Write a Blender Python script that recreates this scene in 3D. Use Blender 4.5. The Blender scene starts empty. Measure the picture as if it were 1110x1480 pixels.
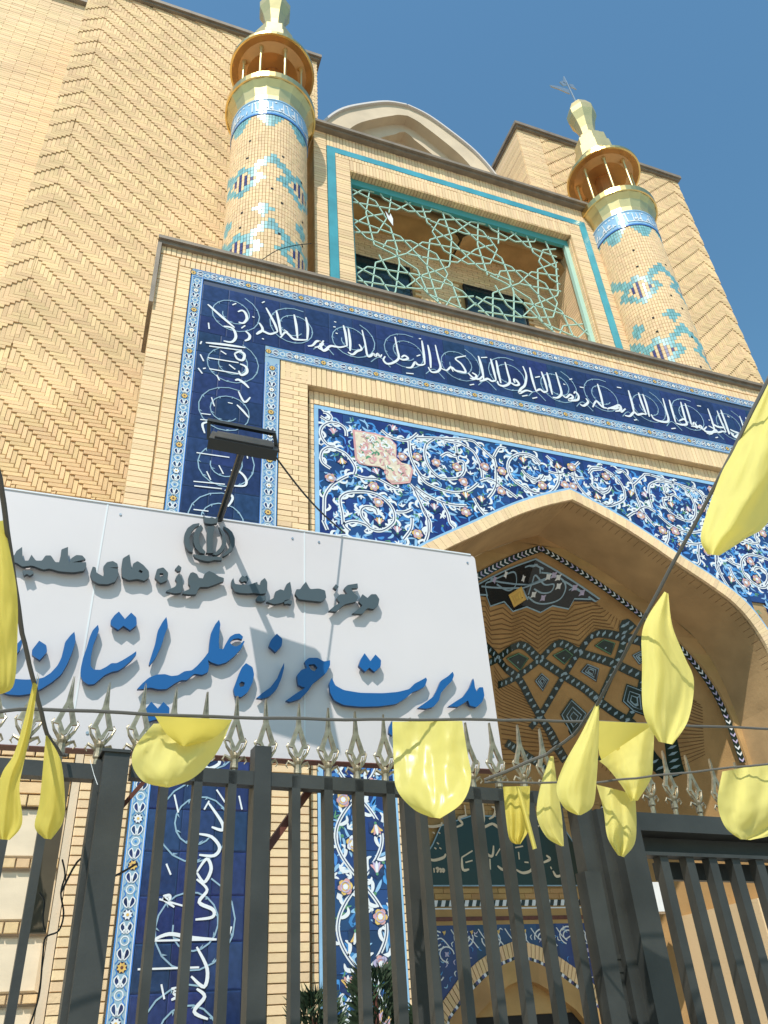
import bpy, math, random
from mathutils import Vector, Matrix, noise
random.seed(7)
SC = bpy.context.scene
COL = SC.collection
# ------------------------------------------------------------ camera
EYE = Vector((0, 0, 1.6)); F = 1156.0
X_ = Vector((4015-555, -(1278-740), F)).normalized()
Z_ = Vector((438-555, 993+740, F)); Z_ = (Z_-X_*X_.dot(Z_)).normalized()
Y_ = -X_.cross(Z_)
if Y_.z < 0: Y_ = -Y_
# world axes seen in (right, up, forward) coordinates of the lens
right = Vector((X_.x, Y_.x, Z_.x)); up = Vector((X_.y, Y_.y, Z_.y)); fwd = Vector((X_.z, Y_.z, Z_.z))
cd = bpy.data.cameras.new('camera'); cam = bpy.data.objects.new('camera', cd); COL.objects.link(cam)
cd.sensor_fit = 'HORIZONTAL'; cd.sensor_width = 36; cd.lens = 36*F/1110; cd.clip_end = 2000; cd.clip_start = .05
m = Matrix((right, up, -fwd)).transposed().to_4x4(); m.translation = EYE
cam.matrix_world = m; SC.camera = cam
# ------------------------------------------------------------ sky, sun, exposure
SUN = Vector((0.70, 1.0, -1.65)).normalized()
el = math.asin(-SUN.z); az = math.atan2(-SUN.x, -SUN.y)
w = bpy.data.worlds.new('World'); SC.world = w; w.use_nodes = True
nt = w.node_tree; sky = nt.nodes.new('ShaderNodeTexSky'); sky.sky_type = 'NISHITA'; sky.sun_disc = False
sky.sun_elevation = el; sky.sun_rotation = az; sky.altitude = 0; sky.air_density = 1.7; sky.dust_density = 1.0; sky.ozone_density = 3.0
bg = nt.nodes['Background']; tint = nt.nodes.new('ShaderNodeVectorMath'); tint.operation = 'MULTIPLY'; tint.inputs[1].default_value = (.66, .97, 1.04)   # clean teal-blue air
nt.links.new(sky.outputs[0], tint.inputs[0]); nt.links.new(tint.outputs[0], bg.inputs[0]); bg.inputs[1].default_value = 0.115
sd = bpy.data.lights.new('sun', 'SUN'); sd.energy = 4.2; sd.angle = math.radians(.55); sd.color = (1, .95, .86)
so = bpy.data.objects.new('sun', sd); COL.objects.link(so)
so.rotation_euler = SUN.to_track_quat('-Z', 'Y').to_euler(); so.location = (-5, -8, 20)
SC.view_settings.view_transform = 'Standard'; SC.view_settings.look = 'None'
SC.view_settings.exposure = 0.28; SC.view_settings.gamma = 1; SC.view_settings.use_curve_mapping = False
SC.cycles.max_bounces = 6; SC.cycles.transparent_max_bounces = 6

# ------------------------------------------------------------ measuring helpers: sight line against a real plane of the building
def ray(px, py): return right*(px-555) + up*(740-py) + fwd*F
def PY(px, py, y):
    d = ray(px, py); return EYE + d*(y/d.y)
def PX(px, py, x):
    d = ray(px, py); return EYE + d*(x/d.x)
FA = math.radians(4.8); FN = Vector((-math.sin(FA), math.cos(FA), 0)); FO = Vector((.06, 2.3, 0))
def PF(px, py, off=0.0):
    d = ray(px, py); return EYE + d*(((FO-EYE).dot(FN)+off)/d.dot(FN))

# ------------------------------------------------------------ materials
def mat(name, col, rough=.6, metal=0, var=0, noise=0, nscale=8, bump=0, bscale=60, spec=.5, col2=None):
    M = bpy.data.materials.new(name); M.use_nodes = True; t = M.node_tree; b = t.nodes['Principled BSDF']
    b.inputs['Roughness'].default_value = rough; b.inputs['Metallic'].default_value = metal
    b.inputs['Specular IOR Level'].default_value = spec
    b.inputs['Base Color'].default_value = (*col, 1)
    tc = t.nodes.new('ShaderNodeTexCoord')
    if var or noise:
        hs = t.nodes.new('ShaderNodeHueSaturation'); hs.inputs['Color'].default_value = (*col, 1)
        src = None
        if var:
            gi = t.nodes.new('ShaderNodeNewGeometry'); oi = t.nodes.new('ShaderNodeObjectInfo')
            ad = t.nodes.new('ShaderNodeMath'); ad.operation = 'ADD'
            t.links.new(gi.outputs['Random Per Island'], ad.inputs[0]); t.links.new(oi.outputs['Random'], ad.inputs[1])
            fr = t.nodes.new('ShaderNodeMath'); fr.operation = 'FRACT'; t.links.new(ad.outputs[0], fr.inputs[0])
            mr = t.nodes.new('ShaderNodeMapRange'); mr.inputs[3].default_value = 1-var; mr.inputs[4].default_value = 1+var*.6
            t.links.new(fr.outputs[0], mr.inputs[0]); src = mr.outputs[0]
            mh = t.nodes.new('ShaderNodeMath'); mh.operation = 'MULTIPLY'; mh.inputs[1].default_value = 7.31
            t.links.new(fr.outputs[0], mh.inputs[0]); f2 = t.nodes.new('ShaderNodeMath'); f2.operation = 'FRACT'
            t.links.new(mh.outputs[0], f2.inputs[0])
            m2 = t.nodes.new('ShaderNodeMapRange'); m2.inputs[3].default_value = .5-var*.06; m2.inputs[4].default_value = .5+var*.05
            t.links.new(f2.outputs[0], m2.inputs[0]); t.links.new(m2.outputs[0], hs.inputs['Hue'])
        if noise:
            nz = t.nodes.new('ShaderNodeTexNoise'); nz.inputs['Scale'].default_value = nscale; nz.inputs['Detail'].default_value = 6
            t.links.new(tc.outputs['Object'], nz.inputs['Vector'])
            n2 = t.nodes.new('ShaderNodeMapRange'); n2.inputs[1].default_value = .3; n2.inputs[2].default_value = .7
            n2.inputs[3].default_value = 1-noise; n2.inputs[4].default_value = 1+noise*.5
            t.links.new(nz.outputs[0], n2.inputs[0])
            if src:
                mm = t.nodes.new('ShaderNodeMath'); mm.operation = 'MULTIPLY'
                t.links.new(src, mm.inputs[0]); t.links.new(n2.outputs[0], mm.inputs[1]); src = mm.outputs[0]
            else: src = n2.outputs[0]
        t.links.new(src, hs.inputs['Value']); t.links.new(hs.outputs[0], b.inputs['Base Color'])
    if bump:
        nb = t.nodes.new('ShaderNodeTexNoise'); nb.inputs['Scale'].default_value = bscale; nb.inputs['Detail'].default_value = 5
        t.links.new(tc.outputs['Object'], nb.inputs['Vector'])
        bp = t.nodes.new('ShaderNodeBump'); bp.inputs['Strength'].default_value = bump; bp.inputs['Distance'].default_value = .01
        t.links.new(nb.outputs[0], bp.inputs['Height']); t.links.new(bp.outputs[0], b.inputs['Normal'])
    return M
BRICK = mat('buff_brick', (.75, .535, .30), .85, var=.13, noise=.14, nscale=.9, bump=.45, spec=.15)
BRICK2 = mat('pale_buff_brick', (.79, .58, .35), .85, var=.11, noise=.10, nscale=.8, bump=.4, spec=.15)
MORTAR = mat('mortar', (.60, .435, .245), .95, noise=.2, nscale=5, bump=.3, spec=.1)
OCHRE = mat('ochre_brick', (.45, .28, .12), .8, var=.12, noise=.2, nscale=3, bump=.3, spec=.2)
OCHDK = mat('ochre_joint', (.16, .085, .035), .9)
PLAST = mat('buff_render', (.45, .30, .155), .9, noise=.22, nscale=2.5, bump=.25, bscale=25, spec=.15)
CREAM = mat('cream_stone', (.70, .58, .42), .7, noise=.1, nscale=3, bump=.1)
PALE = mat('pale_render', (.62, .50, .36), .85, noise=.14, nscale=2, bump=.15)
COPE = mat('grey_brown_coping', (.22, .175, .13), .6, noise=.25, nscale=6, bump=.2)
FLASH = mat('pale_flashing', (.62, .58, .56), .5)
NAVY = mat('navy_glaze', (.020, .036, .115), .16, var=.3, noise=.35, nscale=4)
NAVYB = mat('blue_ground_glaze', (.018, .045, .17), .14, var=.3, noise=.25, nscale=5)
DARKG = mat('dark_joint', (.03, .05, .10), .7)
TILEG = mat('pale_joint', (.28, .33, .42), .6)
WHITE = mat('white_glaze', (.70, .72, .74), .3, noise=.06)
LBLUE = mat('light_blue_glaze', (.27, .47, .68), .2, noise=.12)
PBLUE = mat('pale_blue_glaze', (.27, .40, .50), .25, var=.1, noise=.1)
MBLUE = mat('mid_blue_glaze', (.06, .22, .55), .2, var=.2, noise=.1)
TURQ = mat('turquoise_glaze', (.06, .33, .41), .4, var=.1, noise=.2, nscale=3)
TURQL = mat('pale_turquoise_brick', (.20, .43, .46), .38, var=.2)
PURP = mat('violet_glaze', (.05, .05, .17), .25, var=.2)
PINK = mat('pink_glaze', (.62, .33, .32), .25, var=.15)
YEL = mat('ochre_glaze', (.68, .45, .13), .25, var=.15)
LILAC = mat('lilac_glaze', (.45, .40, .58), .25, var=.15)
GREENG = mat('green_glaze', (.10, .26, .14), .25, var=.15)
DKGREEN = mat('bottle_green_glaze', (.007, .028, .026), .25, var=.3)
BLACKG = mat('black_glaze', (.012, .016, .02), .2)
GOLD = mat('gold_sheet', (.83, .60, .24), .3, metal=1, noise=.12, nscale=5, bump=.05, bscale=9)
GOLDP = mat('pale_gold_sheet', (.70, .56, .27), .4, metal=.8, noise=.1, nscale=5, bump=.05, bscale=9)
BRONZE = mat('bronze_soffit', (.52, .28, .11), .36, metal=.7, noise=.15, nscale=4)
SILVER = mat('dull_silver', (.42, .45, .47), .35, metal=.8)
PAINT = mat('charcoal_paint', (.036, .038, .036), .48, noise=.35, nscale=7, bump=.06, bscale=90)
CHAMP = mat('antique_silver_casting', (.38, .32, .22), .38, metal=.7, noise=.5, nscale=40, bump=.2, bscale=60)
SIGNW = mat('white_composite_panel', (.575, .54, .55), .4, noise=.03, nscale=3)
SIGNE = mat('panel_seam', (.62, .64, .66), .4)
BLUEL = mat('blue_acrylic', (.004, .085, .27), .35)
GREYL = mat('slate_acrylic', (.060, .080, .090), .35)
BLUES = mat('dark_blue_edge', (.008, .05, .16), .4)
GREYS = mat('dark_slate_edge', (.03, .04, .05), .4)
ROPE = mat('grey_cord', (.10, .095, .085), .8)
RUST = mat('rust_brown_paint', (.13, .04, .025), .6, noise=.3, nscale=20)
DARK = mat('dark_interior', (.012, .012, .012), .9)
GLASS = mat('dark_window_glass', (.012, .03, .035), .08)
MINT = mat('mint_painted_steel', (.42, .62, .52), .45)
TEALF = mat('teal_painted_frame', (.06, .33, .34), .4)
PLANTM = mat('dark_cypress_green', (.025, .05, .02), .8, var=.4)
SOIL = mat('pale_paving', (.42, .38, .32), .9, noise=.15, nscale=2)
LAMPB = mat('black_lamp_body', (.012, .016, .018), .35)
CABLE = mat('black_cable', (.01, .01, .01), .5)
def cloth(name, col, tr, ro=.5):
    M = bpy.data.materials.new(name); M.use_nodes = True; t = M.node_tree; b = t.nodes['Principled BSDF']
    b.inputs['Base Color'].default_value = (*col, 1); b.inputs['Roughness'].default_value = ro
    b.inputs['Specular IOR Level'].default_value = .3
    out = t.nodes['Material Output']; tl = t.nodes.new('ShaderNodeBsdfTranslucent'); tl.inputs[0].default_value = (*tr, 1)
    mx = t.nodes.new('ShaderNodeMixShader'); mx.inputs[0].default_value = .52
    t.links.new(b.outputs[0], mx.inputs[1]); t.links.new(tl.outputs[0], mx.inputs[2]); t.links.new(mx.outputs[0], out.inputs[0])
    tc = t.nodes.new('ShaderNodeTexCoord'); nb = t.nodes.new('ShaderNodeTexNoise'); nb.inputs['Scale'].default_value = 6
    nb.inputs['Detail'].default_value = 2; nb.inputs['Distortion'].default_value = .3
    t.links.new(tc.outputs['Object'], nb.inputs['Vector']); bp = t.nodes.new('ShaderNodeBump')
    bp.inputs['Strength'].default_value = .45; bp.inputs['Distance'].default_value = .03
    t.links.new(nb.outputs[0], bp.inputs['Height']); t.links.new(bp.outputs[0], b.inputs['Normal']); t.links.new(bp.outputs[0], tl.inputs['Normal'])
    return M
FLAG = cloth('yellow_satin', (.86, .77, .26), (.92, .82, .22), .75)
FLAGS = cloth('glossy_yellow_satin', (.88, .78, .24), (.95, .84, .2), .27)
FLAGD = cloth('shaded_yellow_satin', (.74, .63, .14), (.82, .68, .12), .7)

# ------------------------------------------------------------ mesh helpers
class MB:
    def __init__(s): s.v = []; s.f = []; s.mi = []; s.cur = 0; s.mats = []
    def m(s, M):
        if M not in s.mats: s.mats.append(M)
        s.cur = s.mats.index(M); return s
    def face(s, pts):
        n = len(s.v); s.v += [tuple(p) for p in pts]; s.f.append(tuple(range(n, n+len(pts)))); s.mi.append(s.cur)
    def grid(s, rows, close=False):
        n = len(s.v); R = len(rows); C_ = len(rows[0])
        for r in rows: s.v += [tuple(p) for p in r]
        for i in range(R-1):
            for j in range(C_ if close else C_-1):
                a = n+i*C_+j; b = n+i*C_+(j+1) % C_
                s.f.append((a, b, b+C_, a+C_)); s.mi.append(s.cur)
    def box(s, x0, x1, y0, y1, z0, z1, back=True):
        n = len(s.v)
        s.v += [(x0,y0,z0),(x1,y0,z0),(x1,y0,z1),(x0,y0,z1),(x0,y1,z0),(x1,y1,z0),(x1,y1,z1),(x0,y1,z1)]
        fs = [(0,1,2,3),(0,4,5,1),(1,5,6,2),(2,6,7,3),(3,7,4,0)]+([(4,7,6,5)] if back else [])
        for q in fs: s.f.append(tuple(n+i for i in q)); s.mi.append(s.cur)
    def hexa(s, P):   # eight corners: four front, four back
        n = len(s.v); s.v += [tuple(p) for p in P]
        for q in [(0,1,2,3),(0,4,5,1),(1,5,6,2),(2,6,7,3),(3,7,4,0),(4,7,6,5)]: s.f.append(tuple(n+i for i in q)); s.mi.append(s.cur)
    def bar(s, a, b, w, d=None, up_=Vector((0,0,1))):
        a = Vector(a); b = Vector(b); d = d or w; t = (b-a).normalized()
        u = t.cross(up_)
        if u.length < 1e-3: u = t.cross(Vector((0,1,0)))
        u.normalize(); v = u.cross(t).normalized(); u *= w/2; v *= d/2
        s.hexa([a-u-v, a+u-v, b+u-v, b-u-v, a-u+v, a+u+v, b+u+v, b-u+v])
    def tube(s, pts, r, n=6):
        pts = [Vector(p) for p in pts]; rows = []
        for i, p in enumerate(pts):
            t = (pts[min(i+1, len(pts)-1)]-pts[max(i-1, 0)]).normalized()
            u = t.cross(Vector((0, .3, 1)));
            if u.length < 1e-3: u = t.cross(Vector((1,0,0)))
            u.normalize(); v = t.cross(u)
            rr = r[i] if isinstance(r, (list, tuple)) else r
            rows.append([p+(u*math.cos(k*2*math.pi/n)+v*math.sin(k*2*math.pi/n))*rr for k in range(n)])
        s.grid(rows, True)
        s.face(rows[0][::-1]); s.face(rows[-1])
    def prism(s, poly, y0, y1, back=True):  # polygon in X,Z, pushed along Y
        n = len(poly)
        s.face([(x, y0, z) for x, z in poly])
        if back: s.face([(x, y1, z) for x, z in poly][::-1])
        for i in range(n):
            a = poly[i]; b = poly[(i+1) % n]
            s.face([(b[0], y0, b[1]), (a[0], y0, a[1]), (a[0], y1, a[1]), (b[0], y1, b[1])])
    def lathe(s, prof, cx, cy, n=32, ph=0, caps=True):
        rows = [[(cx+r*math.cos(ph+k*2*math.pi/n), cy+r*math.sin(ph+k*2*math.pi/n), z) for k in range(n)] for r, z in prof]
        s.grid(rows, True)
        if caps: s.face(rows[-1]); s.face(rows[0][::-1])
    def build(s, name, parent=None, smooth=False, label=None, kind=None):
        me = bpy.data.meshes.new(name); me.from_pydata(s.v, [], s.f)
        for M in s.mats: me.materials.append(M)
        me.polygons.foreach_set('material_index', s.mi)
        if smooth: me.polygons.foreach_set('use_smooth', [True]*len(s.f))
        me.update(); o = bpy.data.objects.new(name, me); COL.objects.link(o)
        if parent: setpar(o, parent)
        if label: o['label'] = label
        if kind: o['kind'] = kind
        return o
ROOTLOC = {}
def setpar(o, p):
    o.parent = p; L = ROOTLOC.get(p.name)
    if L is not None: o.matrix_parent_inverse = Matrix.Translation(-L)
def thing(name, label, cat, loc, group=None):
    o = bpy.data.objects.new(name, None); COL.objects.link(o); o.location = loc; o.empty_display_size = .3
    ROOTLOC[o.name] = Vector(loc); o['label'] = label; o['category'] = cat
    if group: o['group'] = group
    return o
def tag(o, label, cat, group=None):
    o['label'] = label; o['category'] = cat
    if group: o['group'] = group
    return o
def merge(o):
    import bmesh
    bm = bmesh.new(); bm.from_mesh(o.data); bmesh.ops.remove_doubles(bm, verts=bm.verts, dist=1e-5)
    bmesh.ops.recalc_face_normals(bm, faces=bm.faces); bm.to_mesh(o.data); bm.free(); return o

def smooth2(pts, k=5, close=False):
    out = []; n = len(pts)
    if n < 3: return [Vector(p) for p in pts]
    P = [Vector(p) for p in pts]
    rng = range(n) if close else range(n-1)
    for i in rng:
        if close: a, b, c, d = P[i-1], P[i], P[(i+1) % n], P[(i+2) % n]
        else: a, b, c, d = P[max(i-1, 0)], P[i], P[i+1], P[min(i+2, n-1)]
        for j in range(k):
            t = j/k
            out.append(.5*((2*b)+(c-a)*t+(2*a-5*b+4*c-d)*t*t+(3*b-a-3*c+d)*t**3))
    if not close: out.append(P[-1])
    return out
EPSN = [0]
def eps():
    EPSN[0] += 1; return (EPSN[0] % 23)*.00004
def ribbon(mb, pts, wd, yf0, sm=5, taper=0.0, close=False):
    """flat strip of glaze laid on the surface y = yf(x, z)"""
    e_ = eps(); yf = lambda a, b: yf0(a, b)-e_
    q = smooth2([(p[0], p[1]) for p in pts], sm, close) if sm else [Vector((p[0], p[1])) for p in pts]
    n = len(q)
    if n < 2: return
    if close: q = q+[q[0]]; n += 1
    rows = []
    for i in range(n):
        t = q[min(i+1, n-1)]-q[max(i-1, 0)]
        if t.length < 1e-9: t = Vector((1, 0))
        t.normalize(); nn = Vector((-t.y, t.x))
        s = i/(n-1); ww = wd/2*(1-taper*(2*abs(s-.5))**2)
        a = q[i]+nn*ww; b = q[i]-nn*ww
        rows.append([(a.x, yf(a.x, a.y), a.y), (b.x, yf(b.x, b.y), b.y)])
    mb.grid(rows)
def blob(mb, cx, cz, rx, rz, yf0, n=10, wob=0.0, ph=0):
    e_ = eps(); yf = lambda a, b: yf0(a, b)-e_
    pts = []
    for k in range(n):
        a = 2*math.pi*k/n+ph; r = 1+wob*(1 if k % 2 else -1)
        x = cx+rx*r*math.cos(a); z = cz+rz*r*math.sin(a); pts.append((x, yf(x, z), z))
    c = (cx, yf(cx, cz), cz)
    for k in range(n): mb.face([c, pts[k], pts[(k+1) % n]])
def ring(mb, cx, cz, rx, rz, wd, yf, n=20, a0=0, a1=2*math.pi):
    ribbon(mb, [(cx+rx*math.cos(a0+(a1-a0)*k/n), cz+rz*math.sin(a0+(a1-a0)*k/n)) for k in range(n+1)], wd, yf, sm=0)

# bricks: the largest-looking become objects, the rest one part
UNIT = None
def unit_mesh(M):
    key = 'brick_unit_'+M.name
    if key in bpy.data.meshes: return bpy.data.meshes[key]
    me = bpy.data.meshes.new(key); h = .5; b = .46
    v = [(-b,-h,-b),(b,-h,-b),(b,-h,b),(-b,-h,b),(-h,-.3,-h),(h,-.3,-h),(h,-.3,h),(-h,-.3,h),(-h,h,-h),(h,h,-h),(h,h,h),(-h,h,h)]
    f = [(0,1,2,3)]+[(4+i,4+(i+1)%4,(i+1)%4,i) for i in range(4)]+[(8+i,8+(i+1)%4,4+(i+1)%4,4+i) for i in range(4)]
    f = [tuple(q) for q in f]
    me.from_pydata(v, [], f); me.materials.append(M); me.update(); return me
def brick_set(bricks, M, parent, nmax=300, key=None, name='brick', stuffname='brickwork'):
    """bricks: (x0,x1,z0,z1,yface,depth,wedge)"""
    if key: bricks = sorted(bricks, key=key)
    me = unit_mesh(M)
    for b in bricks[:nmax]:
        x0, x1, z0, z1, y, d, wg = b
        o = bpy.data.objects.new(name, me); COL.objects.link(o)
        o.location = ((x0+x1)/2, y+d/2, (z0+z1)/2); o.scale = (x1-x0, d, z1-z0)
        o.rotation_euler = (wg/(z1-z0) if z1-z0 > x1-x0 else 0, 0, wg/(x1-x0) if x1-x0 > z1-z0 else 0); setpar(o, parent)
    rest = bricks[nmax:]
    if rest:
        mb = MB().m(M)
        for x0, x1, z0, z1, y, d, wg in rest:
            n = len(mb.v); wx, wz = (wg/2, 0) if x1-x0 > z1-z0 else (0, wg/2)
            mb.v += [(x0,y-wx+wz,z0),(x1,y+wx+wz,z0),(x1,y+wx-wz,z1),(x0,y-wx-wz,z1),(x0,y+d,z0),(x1,y+d,z0),(x1,y+d,z1),(x0,y+d,z1)]
            for q in [(0,1,2,3),(0,4,5,1),(1,5,6,2),(2,6,7,3),(3,7,4,0)]: mb.f.append(tuple(n+i for i in q)); mb.mi.append(0)
        mb.build(stuffname, parent, kind='stuff')
def courses(out, x0, x1, z0, z1, y, pitch=.06, L=.21, j=.007, stag=.5, d=.03, jit=.003):
    k = 0; z = z0
    while z < z1-.01:
        zt = min(z+pitch, z1); off = (stag*L if k % 2 else 0); x = x0-off
        while x < x1-.004:
            a = max(x, x0); b = min(x+L, x1)
            if b-a > .02: out.append((a+j/2, b-j/2, z+j/2, zt-j/2, y+random.uniform(-jit, jit), d, 0))
            x += L
        z += pitch; k += 1
def soldiers(out, x0, x1, z0, z1, y, pitch=.055, j=.007, d=.03, jit=.003, clip=None):
    n = max(1, round((x1-x0)/pitch)); p = (x1-x0)/n
    for i in range(n):
        a = x0+i*p; b = a+p
        zl = z0
        if clip: zl = clip(a, b)
        if zl is None or z1-zl < .02: continue
        out.append((a+j/2, b-j/2, zl+j/2, z1-j/2, y+random.uniform(-jit, jit), d, 0))

CX = 4.74
def mx(x): return 2*CX-x
# ============================================================ GROUND
g = MB().m(SOIL); g.face([(-300,-300,0),(300,-300,0),(300,300,0),(-300,300,0)])
g = g.build('ground'); g['kind'] = 'structure'

# ============================================================ HERRINGBONE TOWERS
def herringbone(x0, x1, z0, z1, xm, y, flip=1):
    """bricks laid horizontal/upright in stairs, mirrored about xm"""
    L, W, j = .205, .0535, .004; out = []
    def add(a, b, c, d, horiz, s):
        # local u measured from xm, mirrored by s
        X0, X1 = (xm+s*a, xm+s*b) if s > 0 else (xm+s*b, xm+s*a)
        if s > 0: X0 = max(X0, xm)
        else: X1 = min(X1, xm)
        X0 = max(X0, x0); X1 = min(X1, x1); Z0 = max(c, z0); Z1 = min(d, z1)
        if X1-X0 < .015 or Z1-Z0 < .015: return
        wg = .0 if horiz else -.013
        yy = y-(.010 if horiz else .002)+random.uniform(-.002, .002)
        out.append((X0+j/2, X1-j/2, Z0+j/2, Z1-j/2, yy, .04, wg))
    for s in (-1, 1):
        ext = (x1-xm) if s > 0 else (xm-x0)
        if ext <= 0: continue
        n = int((ext+z1-z0)/L)+4
        for bi in range(-2, n):
            for k in range(-240, 240):
                u = bi*L+k*W; v = z0+bi*L-k*W
                if u > ext+L or u < -L-W-.01 or v > z1+L or v < z0-L-.1: continue
                add(u, u+L, v, v+W, True, s)
                add(u+L, u+L+W, v, v+L, False, s)
    return out
def tower(x0, x1, xm, strip, label, other):
    t = thing('brick_tower', label, 'tower', ((x0+x1)/2, 8.0, 0), 'herringbone brick towers')
    zt = 18.15
    c = MB().m(MORTAR); c.box(x0+.01, x1-.01, 8.015, 12.5, 0, zt); c.build('wall', t)
    hx0, hx1 = strip
    br = herringbone(hx0, hx1, 6.9 if x0 < 0 else 9.0, zt, xm, 8.0, flip=1 if x0 < 0 else -1)
    brick_set(br, BRICK, t, 300, key=(lambda b: (b[2]*1.0+abs(b[0]-(-.6))*.8)) if x0 < 0 else (lambda b: b[2]*1.0+abs(b[0]-9.6)*.8))
    # plain coursed strips and returns
    pl = []
    if x0 < 0: courses(pl, hx1, x1, 6.0, zt, 8.0, .06, .11)
    else: courses(pl, x0, hx0, 9.0, zt, 8.0, .06, .3)
    brick_set(pl, BRICK2, t, 0, stuffname='plain_brick_courses')
    sb = MB().m(BRICK2)
    for side in ((x0,) if x0 > 0 else (x0,)):
        z = 9.0 if x0 > 0 else 6.0
        while z < zt:
            sb.box(side-.004+random.uniform(-.002, .002), side+.03, 8.02, 12.4, z+.004, z+.056); z += .06
    sb.build('side_courses', t, kind='stuff')
    cp = MB().m(COPE); cp.box(x0-.07, x1+.07, 7.90, 12.6, zt, zt+.09); cp.box(x0-.035, x1+.035, 7.94, 12.56, zt-.06, zt-.001); cp.build('coping', t)
    return t
tower(-1.84, 2.46, -1.50, (-1.84, 2.34), 'tall brick tower left of the portal, behind the left minaret, herringbone front', None)
tower(6.98, 11.25, 11.02, (7.55, 11.25), 'tall brick tower behind the right minaret with plain brick corner and herringbone front', None)

# plain wall at far left
t = thing('side_building', 'plain buff brick building at the far left edge with thin horizontal courses', 'building', (-4, 9.2, 0))
c = MB().m(MORTAR); c.box(-9, -1.80, 9.015, 12.4, 0, 19.3); c.build('wall', t)
pl = []; courses(pl, -7.5, -1.86, 6.5, 19.3, 9.0, .062, .42, d=.03)
brick_set(pl, BRICK2, t, 0, stuffname='brick_courses')
c = MB().m(COPE); c.box(-9, -1.82, 8.9, 12.4, 19.3, 19.39); c.build('coping', t)

# ============================================================ PORTAL
portal = thing('brick_portal', 'tall buff brick portal with blue inscription band and deep pointed arch', 'portal', (CX, 6, 0))
Y0 = 6.0
ZT = 9.04
XL = .036; XR = mx(XL)
XI = 1.379; XRC = 1.68          # inner brick strip and the recess edge
ARCH_T = [(0,6.67),(.3,6.55),(.63,6.40),(.95,6.22),(1.35,5.97),(1.70,5.76),(1.98,5.56),(2.16,5.3),(2.27,4.95),(2.33,4.4),(2.33,0)]
ARCH_I = [(0,6.535),(.3,6.415),(.6,6.275),(.9,6.105),(1.28,5.86),(1.62,5.65),(1.87,5.46),(2.03,5.22),(2.13,4.9),(2.19,4.4),(2.19,0)]
ARCH_V = [(0,6.41),(.4,6.22),(.84,5.96),(1.27,5.66),(1.66,5.36),(1.93,5.0),(2.08,4.6),(2.13,4.0),(2.13,0)]
def dens(prof, k=4):
    body = [p for p in prof if p[1] > .5]; q = smooth2(body, k); q[0] = Vector(body[0])
    return [(p.x, p.y) for p in q]+[prof[-1]]
AT, AI, AV = dens(ARCH_T), dens(ARCH_I), dens(ARCH_V)
def az_of(prof, x):
    u = abs(x-CX)
    for (a, za), (b, zb) in zip(prof, prof[1:]):
        if b > a and a <= u <= b: return za+(zb-za)*(u-a)/(b-a)
    return None
def half_w(prof, z):
    for (a, za), (b, zb) in zip(prof, prof[1:]):
        if zb <= z <= za: return a+(b-a)*(za-z)/(za-zb) if za > zb else a
    return 0 if z > prof[0][1] else prof[-1][0]
core = MB().m(MORTAR)
core.box(XL+.005, XRC, 6.02, 7.6, 0, ZT); core.box(mx(XRC), XR-.005, 6.02, 7.6, 0, ZT)
core.box(XRC+.001, mx(XRC)-.001, 6.02, 7.6, 7.385, ZT)
core.build('wall', portal)
# recessed arch slab with soffit
def arch_poly(prof, xo, zt):
    L = [(CX-u, z) for u, z in prof][::-1]; R = [(CX+u, z) for u, z in prof][1:]
    return L, R
slab = MB().m(PLAST)
Lp = [(CX-u, z) for u, z in AI]; 
for sgn in (-1, 1):
    for (a, za), (b, zb) in zip(AI, AI[1:]):
        xa, xb = CX+sgn*a, CX+sgn*b
        if b-a < 1e-6: continue
        slab.face([(xa, 6.11, za), (xb, 6.11, zb), (xb, 6.86, zb), (xa, 6.86, za)])
        if b > a+1e-6: slab.face([(xa, 6.11, za), (xa, 6.11, 7.38), (xb, 6.11, 7.38), (xb, 6.11, zb)])
    slab.box(min(CX+sgn*2.19, CX+sgn*3.06), max(CX+sgn*2.19, CX+sgn*3.06), 6.11, 7.6, 0, 7.38)
slab.build('arch_slab', portal)
# brick face work
fb = []
def both(fn):
    fn(lambda a, b: (a, b)); fn(lambda a, b: (mx(b), mx(a)))
def sides(o_):
    for f in (lambda a, b: (a, b), lambda a, b: (mx(b), mx(a))):
        a, b = f(XL+.0, .235); courses(fb, a, b, 0, 8.86, Y0, .06, .20, stag=0)
        a, b = f(.250, .378); courses(fb, a, b, 0, 8.735, Y0, .06, .128, stag=0)
        a, b = f(XI+.004, XRC); courses(fb, a, b, 0, 7.67, Y0, .06, .20, stag=.3)
        a, b = f(XRC+.03, 1.765); courses(fb, a, b, 0, 7.30, Y0+.08, .06, .1, stag=0)
        a, b = f(2.412, 2.55); courses(fb, a, b, 0, 4.38, Y0+.08, .06, .14, stag=0)
sides(0)
soldiers(fb, XL+.0, XR, 8.875, ZT-.005, Y0)
soldiers(fb, .25, mx(.25), 8.742, 8.860, Y0)
soldiers(fb, XI+.004, mx(XI)-.004, 7.385, 7.665, Y0, .056)
soldiers(fb, XRC+.03, mx(XRC)-.03, 7.205, 7.38, Y0+.08, .056)
brick_set(fb, BRICK2, portal, 300, key=lambda b: (abs(b[2]-2.6) if b[0] < 2.6 else 9)+(0 if b[0] > .2 else 1))
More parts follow.
